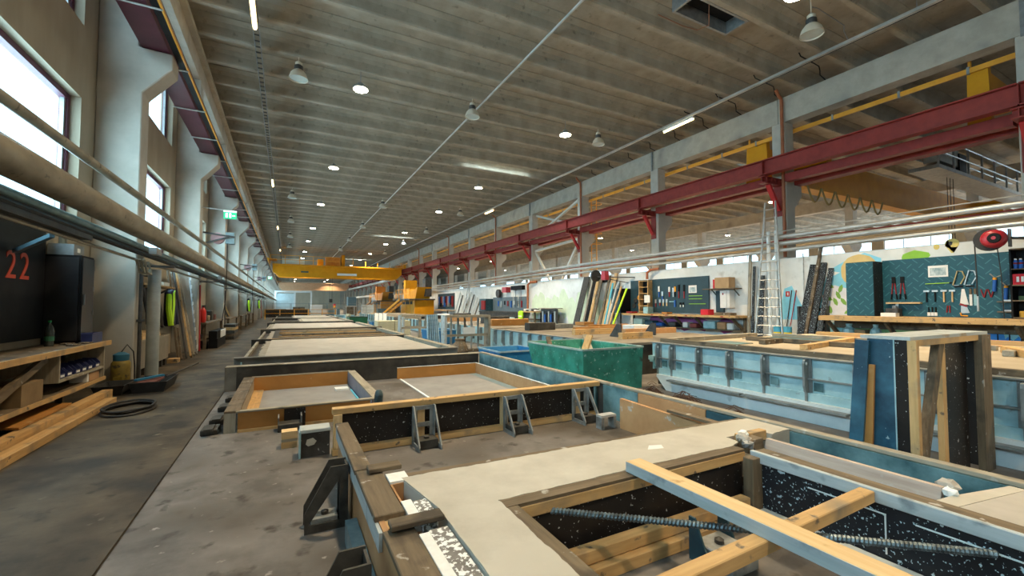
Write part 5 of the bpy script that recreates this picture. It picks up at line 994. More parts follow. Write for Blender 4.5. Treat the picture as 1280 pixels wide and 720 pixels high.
for y in (7.0, 5.6, 4.55, 3.25, 2.3): MB().beam((14.3, y, .93), (15.12, y - .1, .25), .07, .1).build('strut', OLDW('z'), t)
t = thing('low_shelf', 'dark low shelf with bags under the timber workbench', 'shelf', (14.8, 6.6, 0)); bb('board', DARKM, t, 14.5, 15.05, 5.75, 6.85, .42, .46)
for y in (5.8, 6.75): bb('leg', DARKM, t, 14.6, 14.66, y, y + .05, 0, .42)
BAG = pm('bag_cyan', (.22,.42,.48), (.38,.58,.62), 5, .4)
for k, (y, r) in enumerate(((6.65, .17), (6.0, .14), (5.25, .2))):
    o = MB().lathe([(r * .8, 0), (r, .1), (r * .9, .22), (r * .4, .3), (r * .5, .38)], (14.75, y, .462 if k < 2 else 0), 9).build('plastic_bag', BAG, None, (14.75, y, .46 if k < 2 else 0)); tag(o, ('full bluish plastic bag on the low dark shelf', 'small bluish plastic bag on the low dark shelf', 'bluish plastic bag on the floor beside the low shelf')[k], 'bag')
o = B(14.6, 14.95, 6.2, 6.45, .462, .68).build('cardboard_box', MAT['cardboard'], None, (14.8, 6.6, .462)); tag(o, 'brown cardboard box on the low dark shelf', 'box')
t = thing('speckled_block', 'dark speckled form block under the right end of the workbench', 'block', (14.6, 3.7, 0)); bb('body', BLKPLY, t, 14.4, 14.9, 3.3, 4.0, 0, .45); bb('edge', GREYW('z'), t, 14.39, 14.4, 3.3, 3.34, 0, .45); bb('lid', OLDW('y'), t, 14.45, 14.8, 3.5, 3.8, .45, .5)
# tools on the teal board
HX = 15.12
STL = pm('tool_steel', (.45,.46,.45), (.6,.61,.6), 8, .35, metal=.6); WOODH = NEWP('z'); BLK = BLACK; RDH = pm('red_handle', (.26,.015,.02)); BLH = pm('blue_handle', (.02,.12,.45)); GRH = pm('lime', (.3,.6,.05)); ORH = pm('orange_handle', (.75,.3,.01))
def wall_tool(name, label, cat, y, z, parts, group=None):
    t = thing(name, label, cat, (HX - .01, y, z), group)
    for nm, mt, q in parts: q.build(nm, mt, t)
def hammer(y, label, hm):
    q1 = MB().tube([(HX - .03, y, 1.47), (HX - .03, y, 1.76)], .017, 8); q2 = MB().box(HX - .05, HX - .012, y - .06, y + .055, 1.74, 1.785); wall_tool('hammer', label, 'hammer', y, 1.47, (('handle', hm, q1), ('head', STL, q2)))
hammer(5.0, 'black-handled hammer farthest from the hacksaws on the teal board', BLK); hammer(4.83, 'black-handled hammer next to the wooden-handled mallets', BLK); hammer(4.66, 'wooden-handled mallet next to the black-handled hammers', WOODH); hammer(4.5, 'wooden-handled mallet nearest the hacksaws', WOODH)
for k, y in enumerate((5.69, 5.5)):
    wall_tool('bolt_cutter', ('bolt cutter nearest the teal cabinet', 'bolt cutter on the side away from the teal cabinet')[k], 'bolt cutter', y, 1.58, (('handle', RDH, MB().tube([(HX - .03, y + .06, 1.58), (HX - .03, y + .025, 2.0)], .014, 6)), ('handle', RDH, MB().tube([(HX - .03, y - .06, 1.58), (HX - .03, y - .025, 2.0)], .014, 6)), ('jaws', BLK, MB().box(HX - .045, HX - .012, y - .04, y + .04, 2.0, 2.18)), ('grip', BLK, MB().tube([(HX - .03, y + .065, 1.55), (HX - .03, y + .05, 1.7)], .02, 6)), ('grip', BLK, MB().tube([(HX - .03, y - .065, 1.55), (HX - .03, y - .05, 1.7)], .02, 6))))
t = thing('pinned_print', 'white pinned sheet with a pale city picture on the teal board', 'poster', (HX - .005, 4.77, 2.13)); bb('sheet', PAPER, t, HX - .006, HX - .001, 4.57, 4.96, 2.13, 2.43); bb('picture', pm('print_grey', (.22,.33,.37), (.62,.7,.72), 14, .7, stretch=(1,1,.5)), t, HX - .008, HX - .006, 4.61, 4.92, 2.17, 2.37)
wall_tool('spirit_level', 'lime green thin level below the pinned sheet', 'level', 4.77, 1.95, (('bar', GRH, MB().tube([(HX - .02, 4.55, 1.965), (HX - .02, 5.02, 1.955)], .012, 6)), ('tip', BLK, MB().tube([(HX - .02, 4.5, 1.97), (HX - .02, 4.55, 1.965)], .012, 6))))
for k, (y, mt) in enumerate(((4.36, pm('brass', (.45,.3,.12), None, 1, .35, .5)), (4.15, STL))):
    q = MB().tube([(HX - .03, y + .12, 1.9), (HX - .03, y + .03, 2.26), (HX - .03, y - .06, 2.24), (HX - .03, y - .1, 2.1), (HX - .03, y - .02, 1.92)], .016, 6); wall_tool('hacksaw', ('brass-coloured hacksaw frame on the teal board', 'silver hacksaw frame next to the brass-coloured one')[k], 'hacksaw', y, 1.86, (('frame', mt, q), ('blade', STL, MB().box(HX - .035, HX - .03, y + .01, y + .1, 1.89, 1.9)), ('grip', BLK, MB().box(HX - .045, HX - .012, y - .06, y + .1, 1.85, 1.885))))
wall_tool('handsaw', 'white-bladed hand saw with a yellow handle on the teal board', 'saw', 4.29, 1.12, (('blade', WHITE, MB().prism([(4.33, 1.8), (4.28, 1.8), (4.21, 1.4), (4.37, 1.42)], 'x', HX - .012, HX - .006)), ('guard', RDH, MB().beam((HX - .016, 4.37, 1.42), (HX - .016, 4.24, 1.36), .006, .05)), ('tang', STL, MB().prism([(4.35, 1.4), (4.25, 1.36), (4.2, 1.2), (4.36, 1.18)], 'x', HX - .012, HX - .006)), ('handle', ORH, MB().tube([(HX - .03, 4.36, 1.2), (HX - .03, 4.35, 1.13), (HX - .03, 4.23, 1.12)], .018, 6))))
for k, y in enumerate((4.17, 4.09)): wall_tool('drawing_knife', ('white slim scraper beside the hand saw', 'bluish slim scraper beside the hanging hose')[k], 'scraper', y, 1.38, (('blade', (WHITE, BAG)[k], MB().box(HX - .02, HX - .01, y - .025, y + .025, 1.38, 1.66)), ('handle', OLDW('z'), MB().box(HX - .03, HX - .006, y - .02, y + .02, 1.66, 1.8))))
for k, y in enumerate((3.94, 3.82)): wall_tool('pliers', ('open red-handled pliers beside the hanging hose', 'red-handled pliers below the glue gun')[k], 'pliers', y, 1.57, (('handle', RDH, MB().tube([(HX - .02, y + .05, 1.78), (HX - .02, y, 1.58)], .012, 6)), ('handle', RDH, MB().tube([(HX - .02, y - .05, 1.78), (HX - .02, y - .005, 1.58)], .012, 6))))
wall_tool('pliers', 'red pliers with wire on the lower row of the teal board', 'pliers', 4.58, 1.18, (('handle', RDH, MB().tube([(HX - .02, 4.6, 1.38), (HX - .02, 4.62, 1.2)], .014, 6)), ('handle', RDH, MB().tube([(HX - .02, 4.56, 1.38), (HX - .02, 4.56, 1.2)], .014, 6))))
for k in range(3): wall_tool('scraper', 'paint scraper with black handle on the lower row of the teal board', 'scraper', 4.97 - .07 * k, 1.12, (('handle', BLK, MB().tube([(HX - .02, 4.97 - .07 * k, 1.2), (HX - .02, 4.97 - .07 * k, 1.34)], .015, 6)), ('blade', PAPER, MB().box(HX - .02, HX - .012, 4.94 - .07 * k, 5.0 - .07 * k, 1.11, 1.2))), 'scrapers on the teal board')
for k, (y, z) in enumerate(((3.76, 2.05), (3.58, 1.85))): wall_tool('glue_gun', ('blue cartridge gun with orange band near the red reel', 'blue cartridge gun beside the corner shelf')[k], 'cartridge gun', y, z - .33, (('cartridge', BLH, MB().tube([(HX - .04, y, z - .33), (HX - .04, y - .02, z - .02)], .035, 10)), ('band', ORH, MB().tube([(HX - .04, y - .018, z - .05), (HX - .04, y - .02, z)], .037, 10)), ('trigger', STL, MB().tube([(HX - .04, y + .06, z + .1), (HX - .04, y - .02, z), (HX - .04, y - .12, z + .05)], .014, 6))))
t = thing('wall_ledge', 'narrow wooden ledge with a set square under the bolt cutters', 'ledge', (15.0, 5.45, 1.42)); bb('board', NEWP('y'), t, 14.98, 15.12, 5.1, 5.84, 1.43, 1.47); bb('set_square', STL, t, 15.08, 15.1, 5.6, 5.66, 1.12, 1.43)
o = B(14.5, 14.72, 5.45, 5.78, 1.082, 1.18).build('white_box', PAPER, None, (14.6, 5.6, 1.082)); tag(o, 'small white box on the bench in front of the cabinet', 'box')
t = thing('bench_grinder', 'grey block machine on the bench behind the small white box', 'machine', (14.9, 5.6, 1.082)); bb('body', DARKM, t, 14.8, 15.05, 5.5, 5.8, 1.082, 1.3, bevel=.02); MB().lathe([(.06, 0), (.05, .08)], (14.92, 5.62, 1.3), 10).build('knob', GREYM, t)
# corner shelf unit
t = thing('shelf_unit', 'dark wooden shelf unit with sprays and boxes at the end of the bench', 'shelf', (14.9, 2.9, 1.08))
for y in (2.4, 3.38): bb('side', BLACK, t, 14.7, 15.11, y, y + .03, 1.082, 2.68)
for z in (1.09, 1.48, 1.83, 2.2, 2.66): bb('shelf', OLDW('y'), t, 14.68, 15.11, 2.43, 3.38, z, z + .025)
bb('back', BLACK, t, 15.09, 15.11, 2.43, 3.38, 1.12, 2.66)
for k, y in enumerate((3.33, 3.25, 3.17)):
    t = thing('spray_can', 'blue spray can with a red ring on the upper shelf', 'can', (14.78, y, 2.226), 'blue spray cans'); MB().lathe([(.035, 0), (.035, .17), (.02, .2)], (14.78, y, 2.226), 10).build('can', BLH, t, smooth=True); MB().lathe([(.0365, .1), (.0365, .14)], (14.78, y, 2.226), 10, cap=False).build('ring', RDH, t); MB().lathe([(.025, .2), (.022, .23)], (14.78, y, 2.226), 8).build('cap', PAPER, t)
t = thing('red_box', 'red printed carton on the second shelf of the shelf unit', 'box', (14.8, 3.2, 1.857)); bb('body', pm('carton_red', (.6,.015,.03)), t, 14.71, 14.98, 2.9, 3.37, 1.857, 2.1); bb('label', PAPER, t, 14.705, 14.71, 3.0, 3.1, 1.92, 2.02)
for k in range(2): bb('lettering', PAPER, t, 14.705, 14.71, 3.2 + .07 * k, 3.24 + .07 * k, 1.92, 2.04)
o = MB().lathe([(.06, 0), (.06, .13), (.05, .14)], (14.8, 3.25, 1.117), 12).build('jar', pm('amber', (.5,.28,.03)), None, (14.8, 3.25, 1.117)); tag(o, 'amber jar on the lowest shelf of the shelf unit', 'jar')
o = B(14.75, 14.95, 2.95, 3.3, 1.507, 1.6).build('green_tool', pm('dark_green_case', (.02,.06,.03)), None, (14.85, 3.1, 1.507)); tag(o, 'dark green case on the third shelf of the shelf unit', 'case')
for k, z in enumerate((1.46, 1.22)):
    t = thing('wall_ledge', ('upper', 'lower')[k] + ' small bracket shelf with bits beside the shelf unit', 'ledge', (15.05, 3.55, z)); bb('board', OLDW('y'), t, 14.97, 15.12, 3.42, 3.7, z, z + .025); bb('bits', STL, t, 15.0, 15.08, 3.48, 3.6, z + .026, z + .06)
# red hose reel on its arm
t = thing('hose_reel', 'red and black hose reel hanging in front of the teal board', 'hose reel', (14.3, 3.55, 2.9))
REELR = pm('reel_red', (.36,.016,.025), (.42,.022,.035), 5, .35)
MB().lathe([(.1, -.02), (.25, -.02), (.26, .02), (.26, .06), (.25, .1), (.1, .1)], (14.3, 3.62, 2.9), 24, 'x').build('hose_drum', RUBBER, t, smooth=True)
MB().lathe([(.05, -.25), (.14, -.25), (.18, -.22), (.21, -.12), (.215, -.02)], (14.3, 3.52, 2.9), 24, 'x').build('housing', REELR, t, smooth=True); MB().lathe([(.03, -.285), (.10, -.285), (.115, -.25)], (14.3, 3.47, 2.9), 18, 'x').build('cover', BLACK, t, smooth=True); MB().lathe([(.012, -.292), (.035, -.292), (.04, -.285)], (14.3, 3.47, 2.9), 12, 'x').build('hub', REELR, t)
MB().beam((14.35, 3.3, 2.9), (15.18, 3.15, 2.93), .06, .05).build('arm', DARKM, t); bb('plate', DARKM, t, 14.25, 14.4, 3.28, 3.31, 2.7, 3.1)
MB().tube([(14.34, 3.86, 2.9), (14.3, 3.84, 2.3), (14.25, 3.82, 1.6)], .013, 6).build('hose', RUBBER, t); MB().tube([(14.25, 3.82, 1.6), (14.25, 3.82, 1.25)], .02, 6).build('nozzle', STL, t); MB().tube([(14.35, 3.5, 2.7), (14.36, 3.46, 2.1), (14.4, 3.45, 1.09)], .01, 6).build('cable', RUBBER, t)
# ---------------- ladder, standing pipes, mop buckets, leaning profiles
t = thing('aluminium_ladder', 'tall aluminium ladder leaning on the silver pipes', 'ladder', (14.5, 8.8, 0))
A0, A1, B0, B1 = Vector((14.2, 9.2, 0)), Vector((14.72, 9.05, 4.95)), Vector((14.2, 8.25, 0)), Vector((14.72, 8.7, 4.95))
for p, q in ((A0, A1), (B0, B1)): MB().beam(p, q, .03, .06).build('rail', PIPE, t)
for k in range(15): a = .08 + .062 * k; MB().tube([A0.lerp(A1, a), B0.lerp(B1, a)], .016, 6).build('rung', PIPE, t)
for k, y in enumerate((9.05, 8.78)): o = MB().tube([(14.85, y, .005), (14.85, y, 3.95)], .06, 12).build('standpipe', pm('white_pipe', (.62,.67,.68), (.72,.76,.77), 3, .4), None, (14.85, y, 0), smooth=True); tag(o, 'white vertical pipe behind the aluminium ladder', 'pipe', 'white vertical pipes')
for k, y in enumerate((8.64, 8.34)):
    t = thing('mop_bucket', 'yellow bucket with a blue rim beside the ladder foot', 'bucket', (14.6, y, 0), 'yellow and blue buckets'); MB().lathe([(.1, 0), (.13, .5)], (14.6, y, 0), 14).build('tub', pm('bucket_yellow', (.7,.55,.02)), t, smooth=True); MB().lathe([(.13, .5), (.135, .68), (.1, .68)], (14.6, y, 0), 14).build('wringer', pm('bucket_blue', (.08,.4,.6)), t, smooth=True); MB().tube([(14.6, y + .13, .66), (14.6, y, 1.0), (14.6, y - .13, .66)], .008, 5).build('bail', STL, t)
for k, (y, y2, mt) in enumerate(((8.45, 8.3, RDH), (8.55, 8.45, DARKM))): o = MB().tube([(14.75, y, .02), (15.1, y2, 1.9)], .018, 6).build('broom_handle', mt, None, (14.75, y, .02)); tag(o, ('red', 'black')[k] + ' broom handle leaning by the yellow buckets', 'broom'); o.location.z -= .01
for k, (y0, y1, z1, w_, mt, lab) in enumerate(((8.0, 7.75, 2.7, .2, BLKPLY2, 'broad speckled black board'), (7.85, 7.52, 3.25, .09, OLDW('z'), 'tallest brown plank'), (7.7, 7.45, 2.74, .17, BLKPLY2, 'long speckled black profile'), (7.5, 7.25, 2.55, .14, BLKPLY2, 'shorter speckled black profile'))):
    o = MB().beam((14.55 + .03 * k, y0, .02), (15.12, y1, z1), .06, w_, (0, 1, 0)).build('leaning_board', mt, None, (14.55, y0, .02)); tag(o, lab + ' leaning on the mural between ladder and bench', 'board')
for k, (y, w_, z1, mt, lab) in enumerate(((9.45, .2, 2.45, BLKPLY2, 'speckled blue-black plank standing left of the ladder'), (9.72, .08, 2.8, BLKPLY2, 'narrow speckled black plank standing beside the shelf of boxes'), (9.86, .1, 3.3, GREYW('z'), 'tall grey plank beside the shelf of boxes'))):
    o = MB().beam((14.85, y, .01), (15.12, y + .03, z1), .05, w_, (0, 1, 0)).build('leaning_board', mt, None, (14.85, y, .01)); tag(o, lab, 'board')
t = thing('slatted_rack', 'dark slatted rack on the floor behind the leaning profiles', 'rack', (15.0, 7.7, 0))
for y in (7.35, 8.15): bb('side', DARKM, t, 14.95, 15.15, y, y + .06, 0, 1.35)
for z in (.3, .6, .9, 1.2): bb('slat', DARKM, t, 15.0, 15.15, 7.41, 8.15, z, z + .1)
# ---------------- bench B with the dark tool board
DBOARD = pm('dark_board', (.015,.045,.062), (.022,.058,.078), 3, .5)
t = thing('tool_board', 'dark blue tool board above the long bench of drawers', 'tool board', (15.15, 13.9, 1.0)); bb('panel', DBOARD, t, 15.13, 15.19, 11.7, 16.15, 1.04, 2.58)
t = thing('workbench', 'long timber bench with lower shelf under the dark blue board', 'workbench', (14.7, 12.8, 0)); bb('top', PINE('y'), t, 14.28, 15.19, 9.95, 15.9, .92, 1.0); bb('shelf', OLDW('y'), t, 14.6, 15.19, 10.0, 15.8, .42, .46)
for y in (10.15, 11.76, 12.78, 13.58): MB().beam((14.35, y, .92), (14.95, y, .47), .07, .09).build('strut', OLDW('z'), t); bb('red_bolt', RDH, t, 14.27, 14.28, y + .3, y + .4, .94, .98)
for y in (10.0, 15.7): bb('leg', OLDW('z'), t, 14.9, 14.98, y, y + .08, 0, .92)
t = thing('pigeonhole_rack', 'tall narrow wooden pigeonhole rack on the long bench', 'shelf', (14.95, 15.0, 1.0))
for y in (14.72, 15.28): bb('side', PINE('z'), t, 14.85, 15.13, y, y + .04, 1.002, 2.55)
for k in range(6): bb('shelf', PINE('y'), t, 14.85, 15.13, 14.76, 15.28, 1.05 + .29 * k, 1.08 + .29 * k)
bb('back', BLACK, t, 15.11, 15.13, 14.76, 15.28, 1.05, 2.5); bb('notice', PAPER, t, 14.84, 14.85, 14.6, 14.95, 1.5, 1.85)
HX = 15.13
def simple_tool(y, z0, z1, mt, mt2, label, nm, wd=.03):
    wall_tool(nm, label, 'tool', y, z0, (('shaft', mt, MB().beam((HX - .02, y, z0), (HX - .02, y, (z0 + z1) / 2), wd, .02, (1, 0, 0))), ('head', mt2, MB().beam((HX - .02, y, (z0 + z1) / 2), (HX - .02, y, z1), wd * 1.8, .022, (1, 0, 0)))), 'tools on the dark blue board')
for k, (y, z0, z1, a, b_, lab, nm) in enumerate(((13.7, 1.75, 2.2, RDH, WHITE, 'white saw blade with red grip on the dark blue board', 'handsaw'), (13.48, 1.75, 2.15, STL, STL, 'silver hacksaw on the dark blue board', 'hacksaw'), (13.38, 1.75, 2.2, BLK, ORH, 'yellow topped tool on the dark blue board', 'rasp'), (13.18, 1.69, 2.27, RDH, BLK, 'bolt cutter on the dark blue board next to the saws', 'bolt_cutter'), (12.9, 1.68, 2.26, RDH, BLK, 'bolt cutter on the dark blue board next to the pinned sheet', 'bolt_cutter'), (14.3, 1.75, 2.25, BLH, PAPER, 'blue cartridge gun high on the dark blue board', 'glue_gun'), (14.1, 1.6, 2.0, BLH, STL, 'small blue cartridge gun on the dark blue board', 'glue_gun'), (14.5, 1.3, 1.65, RDH, STL, 'red screwdriver on the dark blue board', 'screwdriver'), (14.25, 1.35, 1.65, RDH, STL, 'short red screwdriver on the dark blue board', 'screwdriver'), (14.05, 1.35, 1.65, WOODH, STL, 'wooden hammer on the dark blue board', 'hammer'), (13.85, 1.35, 1.65, WOODH, STL, 'second wooden hammer by the blue clamp', 'hammer'), (13.1, 1.3, 1.5, PAPER, BLK, 'paint scraper on the dark blue board', 'scraper'), (12.95, 1.3, 1.5, PAPER, BLK, 'wide paint scraper on the dark blue board', 'scraper'))): simple_tool(y, z0, z1, a, b_, lab, nm, .05)
for k, (ya, yb, z) in enumerate(((12.0, 12.65, 1.775), (12.0, 12.65, 1.65), (11.84, 12.65, 1.44))):
    wall_tool('spirit_level', ('topmost', 'middle', 'longest lowest')[k] + ' lime green level on the dark blue board', 'level', ya, z, (('bar', GRH, MB().box(HX - .03, HX + .001, ya, yb, z - .012, z + .012)),))
t = thing('pinned_print', 'white pinned sheet on the dark blue board', 'poster', (HX - .004, 12.45, 1.9)); bb('sheet', PAPER, t, HX - .006, HX - .001, 12.27, 12.67, 1.9, 2.22); bb('picture', MAT['print_grey'], t, HX - .008, HX - .006, 12.32, 12.62, 1.94, 2.14)
wall_tool('clamp', 'bright blue clamp on the dark blue board', 'clamp', 13.4, 1.3, (('bar', BAG, MB().box(HX - .03, HX - .005, 13.35, 13.7, 1.52, 1.56)), ('jaw', BLH, MB().box(HX - .05, HX - .005, 13.35, 13.42, 1.3, 1.6))))
for k, (y, z) in enumerate(((15.8, 1.6), (15.55, 1.75), (15.9, 1.35), (15.5, 1.4))): o = MB().lathe([(.02, -.05), (.1, -.05), (.12, -.02), (.1, -.005)], (HX, y, z), 12, 'x').build('grinding_disc', (DARKM, ORA, DARKM, YEL)[k], None, (HX - .03, y, z)); tag(o, ('black disc high', 'orange disc high', 'black disc low', 'yellow disc low')[k] + ' on the dark blue board beside the pigeonholes', 'disc')
t = thing('wall_shelf', 'wooden wall shelf carrying a carton at the end of the long bench', 'shelf', (14.95, 11, 2.0)); bb('board', OLDW('y'), t, 14.75, 15.19, 10.3, 11.7, 2.0, 2.04)
for y in (10.4, 11.35): MB().beam((15.17, y, 1.75), (14.85, y, 2.0), .03, .03).build('bracket', DARKM, t)
o = B(14.78, 15.15, 10.55, 11.15, 2.042, 2.45).build('cardboard_box', pm('cardboard_light', (.42,.27,.14), (.48,.32,.17), 4, .8), None, (14.95, 10.8, 2.042)); tag(o, 'large brown carton on the wall shelf above the white cabinet', 'box')
o = B(14.95, 15.12, 11.2, 11.36, 2.042, 2.4).build('red_case', pm('carton_red', (.6,.015,.03)), None, (15, 11.3, 2.042)); tag(o, 'narrow red case beside the large carton on the wall shelf', 'case')
t = thing('wall_cabinet', 'white metal wall cabinet with a small pink mark above the long bench', 'cabinet', (14.95, 10.8, 1.28)); bb('body', WHITE, t, 14.88, 15.19, 10.6, 11.0, 1.28, 1.95); bb('door_gap', STEELG, t, 14.875, 14.88, 10.72, 10.73, 1.3, 1.93); bb('mark', RDH, t, 14.87, 14.875, 10.85, 10.9, 1.78, 1.86)
o = B(15.1, 15.19, 11.02, 11.35, 1.1, 1.95).build('notice_board', DBOARD, None, (15.15, 11.2, 1.1)); tag(o, 'narrow dark panel beside the white wall cabinet', 'panel')
for k, (ya, yb, zh, mt, lab) in enumerate(((11.25, 11.6, .22, MAT['carton_red'], 'red toolbox on the long bench'), (10.3, 11.0, .1, OLDW('y'), 'pile of wood scraps on the long bench'), (13.3, 13.6, .08, ORPLY, 'small orange wood block on the long bench'), (14.4, 14.68, .3, BAG, 'pale blue canister on the long bench'), (15.4, 15.8, .08, RDH, 'red machine on the end of the long bench'))):
    o = B(14.5, 14.85, ya, yb, 1.002, 1.002 + zh).build('bench_item', mt, None, (14.6, ya, 1.002), bevel=.01); o.name = ('toolbox', 'wood_scraps', 'wood_block', 'canister', 'power_tool')[k]; tag(o, lab, ('toolbox', 'scraps', 'block', 'canister', 'power tool')[k])
for k, (y, w_, h_, mt, lab) in enumerate(((15.2, .6, .3, pm('mint_bag', (.5,.66,.55), (.62,.76,.66), 4, .5), 'pale mint plastic sack'), (14.52, .5, .22, TEALD, 'dark teal toolbox'), (13.95, .45, .15, BLH, 'bright blue tray'), (13.2, .4, .2, DARKM, 'black drill case'), (12.5, .25, .22, PAPER, 'white paper roll'), (12.1, .35, .18, pm('brick_red', (.25,.05,.04)), 'brick red tin'), (11.35, .55, .3, BAG, 'pale blue plastic bundle'), (10.82, .38, .28, TANPLY, 'tan carton'), (10.45, .28, .25, WHITE, 'white tub'))):
    o = B(14.65, 15.05, y - w_ / 2, y + w_ / 2, .462, .462 + h_).build('shelf_item', mt, None, (14.8, y, .462), bevel=.03); o.name = lab.replace(' ', '_'); tag(o, lab + ' on the lower shelf of the long bench', lab.split()[-1])
o = MB().lathe([(.1, 0), (.14, .28), (.13, .28), (.095, .02)], (14.3, 15.9, 0), 14, cap=False).build('blue_bucket', BLH, None, (14.3, 15.9, 0)); tag(o, 'bright blue bucket on the floor by the black cupboard', 'bucket')
t = thing('tall_cupboard', 'black cupboard at the end of the dark blue tool board', 'cupboard', (14.8, 16.6, 0)); bb('body', BLACK, t, 14.5, 15.18, 16.2, 16.85, 1.0, 2.2); bb('door', TEALD, t, 14.48, 14.5, 16.2, 16.85, 1.0, 2.2)
for y in (16.25, 16.75): bb('leg', DARKM, t, 14.55, 14.62, y, y + .06, 0, 1.0)
o = MB().tube([(14.95, 14.86, 2.6), (14.95, 14.86, 2.9), (15.0, 14.7, 3.02), (15.12, 14.3, 3.06)], .06, 8).build('downpipe', MAT['rust_pipe'], None, (14.95, 14.86, 2.6)); tag(o, 'bent rust-red pipe ending above the pigeonhole rack', 'pipe')
# wall-arm reel and leaning timbers left of bench B
t = thing('hose_reel', 'black and red hose reel on a triangular arm above the leaning timbers', 'hose reel', (14.3, 17.4, 2.9)); MB().lathe([(.1, -.06), (.3, -.06), (.3, .06), (.1, .06)], (14.2, 17.7, 2.9), 18, 'y').build('drum', RUBBER, t); MB().box(14.1, 14.35, 16.85, 17.15, 2.65, 3.1).build('motor', REELR, t); MB().beam((14.25, 17.7, 2.85), (15.17, 15.9, 2.75), .05, .05).build('arm', DARKM, t); MB().beam((14.4, 17.2, 2.75), (15.1, 16.3, 2.5), .04, .04).build('brace', DARKM, t)
LB = [(19.7, 2.95, .5, DARKM), (19.1, 3.0, .12, GREYW('z')), (18.9, 3.0, .2, BLACK), (18.62, 3.0, .2, PINE('z')), (18.35, 3.0, .2, OLDW('z')), (17.75, 2.9, .16, OLDW('z')), (17.5, 2.8, .2, PINE('z')), (17.25, 3.0, .18, NEWP('z')), (17.05, 2.6, .14, BLUW('z')), (18.05, 1.6, .22, TANPLY)]
for k, (y, z1, w_, mt) in enumerate(LB):
    o = MB().beam((14.3 + .02 * k, y, .005), (15.1, y - .1, z1), .05, w_, (0, 1, 0)).build('leaning_board', mt, None, (14.4, y, 0)); tag(o, ('very broad dark board', 'thin grey plank', 'black board', 'yellowish plank beside the black board', 'old brown plank beside the yellowish one', 'narrow old brown plank', 'broad yellowish plank', 'pale new plank', 'narrow cement grey plank', 'short tan offcut')[k] + ' leaning in the timber store on the partition', 'board', 'leaning timber store'); o.location.z += .03
for k, (y, c) in enumerate(((16.4, pm('cyan_board', (.1,.45,.6))), (16.2, BLUW('z')), (16.0, PINE('z')), (15.72, HV))):
    o = MB().beam((13.9 - .05 * k, y + .4, .005), (14.35, y + .15 - .1 * k, 2.45 - .1 * k), .04, .1, (0, 1, 0)).build('leaning_board', c, None, (13.9, y, 0)); tag(o, ('cyan', 'bluish grey', 'yellowish', 'lime')[k] + ' board slanting in the timber store beside the cupboard', 'board'); o.location.z += .03
for k in range(3): o = B(13.6, 14.2, 17.7 + .1 * k, 18.7, .005 + .17 * k, .16 + .17 * k).build('timber_block', ORPLY if k else PINE('y'), None, (13.9, 18, .005 + .17 * k)); tag(o, 'squared orange timber stacked in front of the leaning timber store', 'timber', 'stacked squared timbers')
o = B(15.12, 15.19, 17.2, 18.4, 2.6, 2.8).build('heater_box', BLACK, None, (15.15, 17.8, 2.6)); tag(o, 'black wall-mounted heater box above the timber store', 'heater')
# ---------------- bench C and distant wall stations
t = thing('tool_board', 'grey-blue tool board at the far bench beside the rust-red pipe', 'tool board', (15.15, 29.5, .9)); bb('panel', pm('grey_board', (.09,.13,.16), (.12,.16,.19), 3, .5), t, 15.13, 15.19, 26.6, 32.2, .9, 2.0)
t = thing('workbench', 'dark bench in front of the grey-blue tool board', 'workbench', (14.6, 29, 0)); bb('top', GRIME, t, 14.2, 15.19, 26.2, 33, .8, .9)
for y in (26.4, 29.5, 32.7): bb('leg', DARKM, t, 14.3, 14.4, y, y + .1, 0, .8)
bb('apron', GRIME, t, 14.25, 14.3, 26.2, 33, .3, .8)
t = thing('wall_cabinet', 'blue cabinet with red crates at the end of the far dark bench', 'cabinet', (14.7, 33, .9)); bb('body', TEALD, t, 14.5, 15.19, 32.3, 33.6, .902, 1.9); bb('red_crate', RDH, t, 14.4, 14.5, 32.3, 33.0, 1.0, 1.75)
t = thing('hose_reel', 'red and dark hose reel on the wall above the far dark bench', 'hose reel', (14.9, 30, 2.4)); MB().lathe([(.1, -.1), (.33, -.1), (.33, .1), (.1, .1)], (14.95, 30.8, 2.3), 16, 'x').build('drum', DARKM, t); bb('motor', REELR, t, 14.8, 15.19, 29.2, 29.9, 2.35, 2.75); MB().beam((15.0, 30.8, 2.3), (15.0, 29.6, 2.5), .05, .05).build('arm', DARKM, t)
o = B(14.9, 15.19, 26.9, 28.6, 2.5, 2.8).build('heater_box', BLACK, None, (15, 27.8, 2.5)); tag(o, 'black wall box with hanging cords above the grey-blue tool board', 'heater')
for k in range(4): o = MB().tube([(14.95, 27.1 + .4 * k, 2.5), (14.95, 27.1 + .4 * k, 1.2)], .015, 5).build('rope', (RDH, PAPER, BLK, PAPER)[k], None, (14.95, 27.1 + .4 * k, 1.2)); tag(o, ('red', 'white', 'black', 'pale')[k] + ' cord hanging below the black wall box', 'cord')
for k in range(8): o = B(15.07, 15.129, 27.2 + .55 * k, 27.35 + .55 * k, 1.2 + .1 * (k % 3), 1.7).build('hand_tool', (RDH, BLK, STL, BLH)[k % 4], None, (15.1, 27.2 + .55 * k, 1.2)); tag(o, 'small tool hung on the grey-blue far board', 'tool', 'tools on the far board')
o = MB().tube([(15.0, 26.2, 1.1), (15.0, 26.2, 2.8), (15.02, 25.9, 2.95), (15.12, 25.2, 2.98)], .08, 8).build('downpipe', MAT['rust_pipe'], None, (15.0, 26.2, 1.1)); tag(o, 'rust-red pipe dropping beside the grey-blue tool board', 'pipe')
t = thing('screw_rack', 'rack of steel clamps and tools standing on the floor by the wall', 'rack', (14.6, 22.8, 0)); bb('frame', DARKM, t, 14.6, 14.66, 21.9, 23.8, 0, 1.15)
for k in range(8): bb('clamp', (STL, BLK, BLH)[k % 3], t, 14.5, 14.59, 22.0 + .23 * k, 22.12 + .23 * k, .25, 1.0 - .1 * (k % 3))
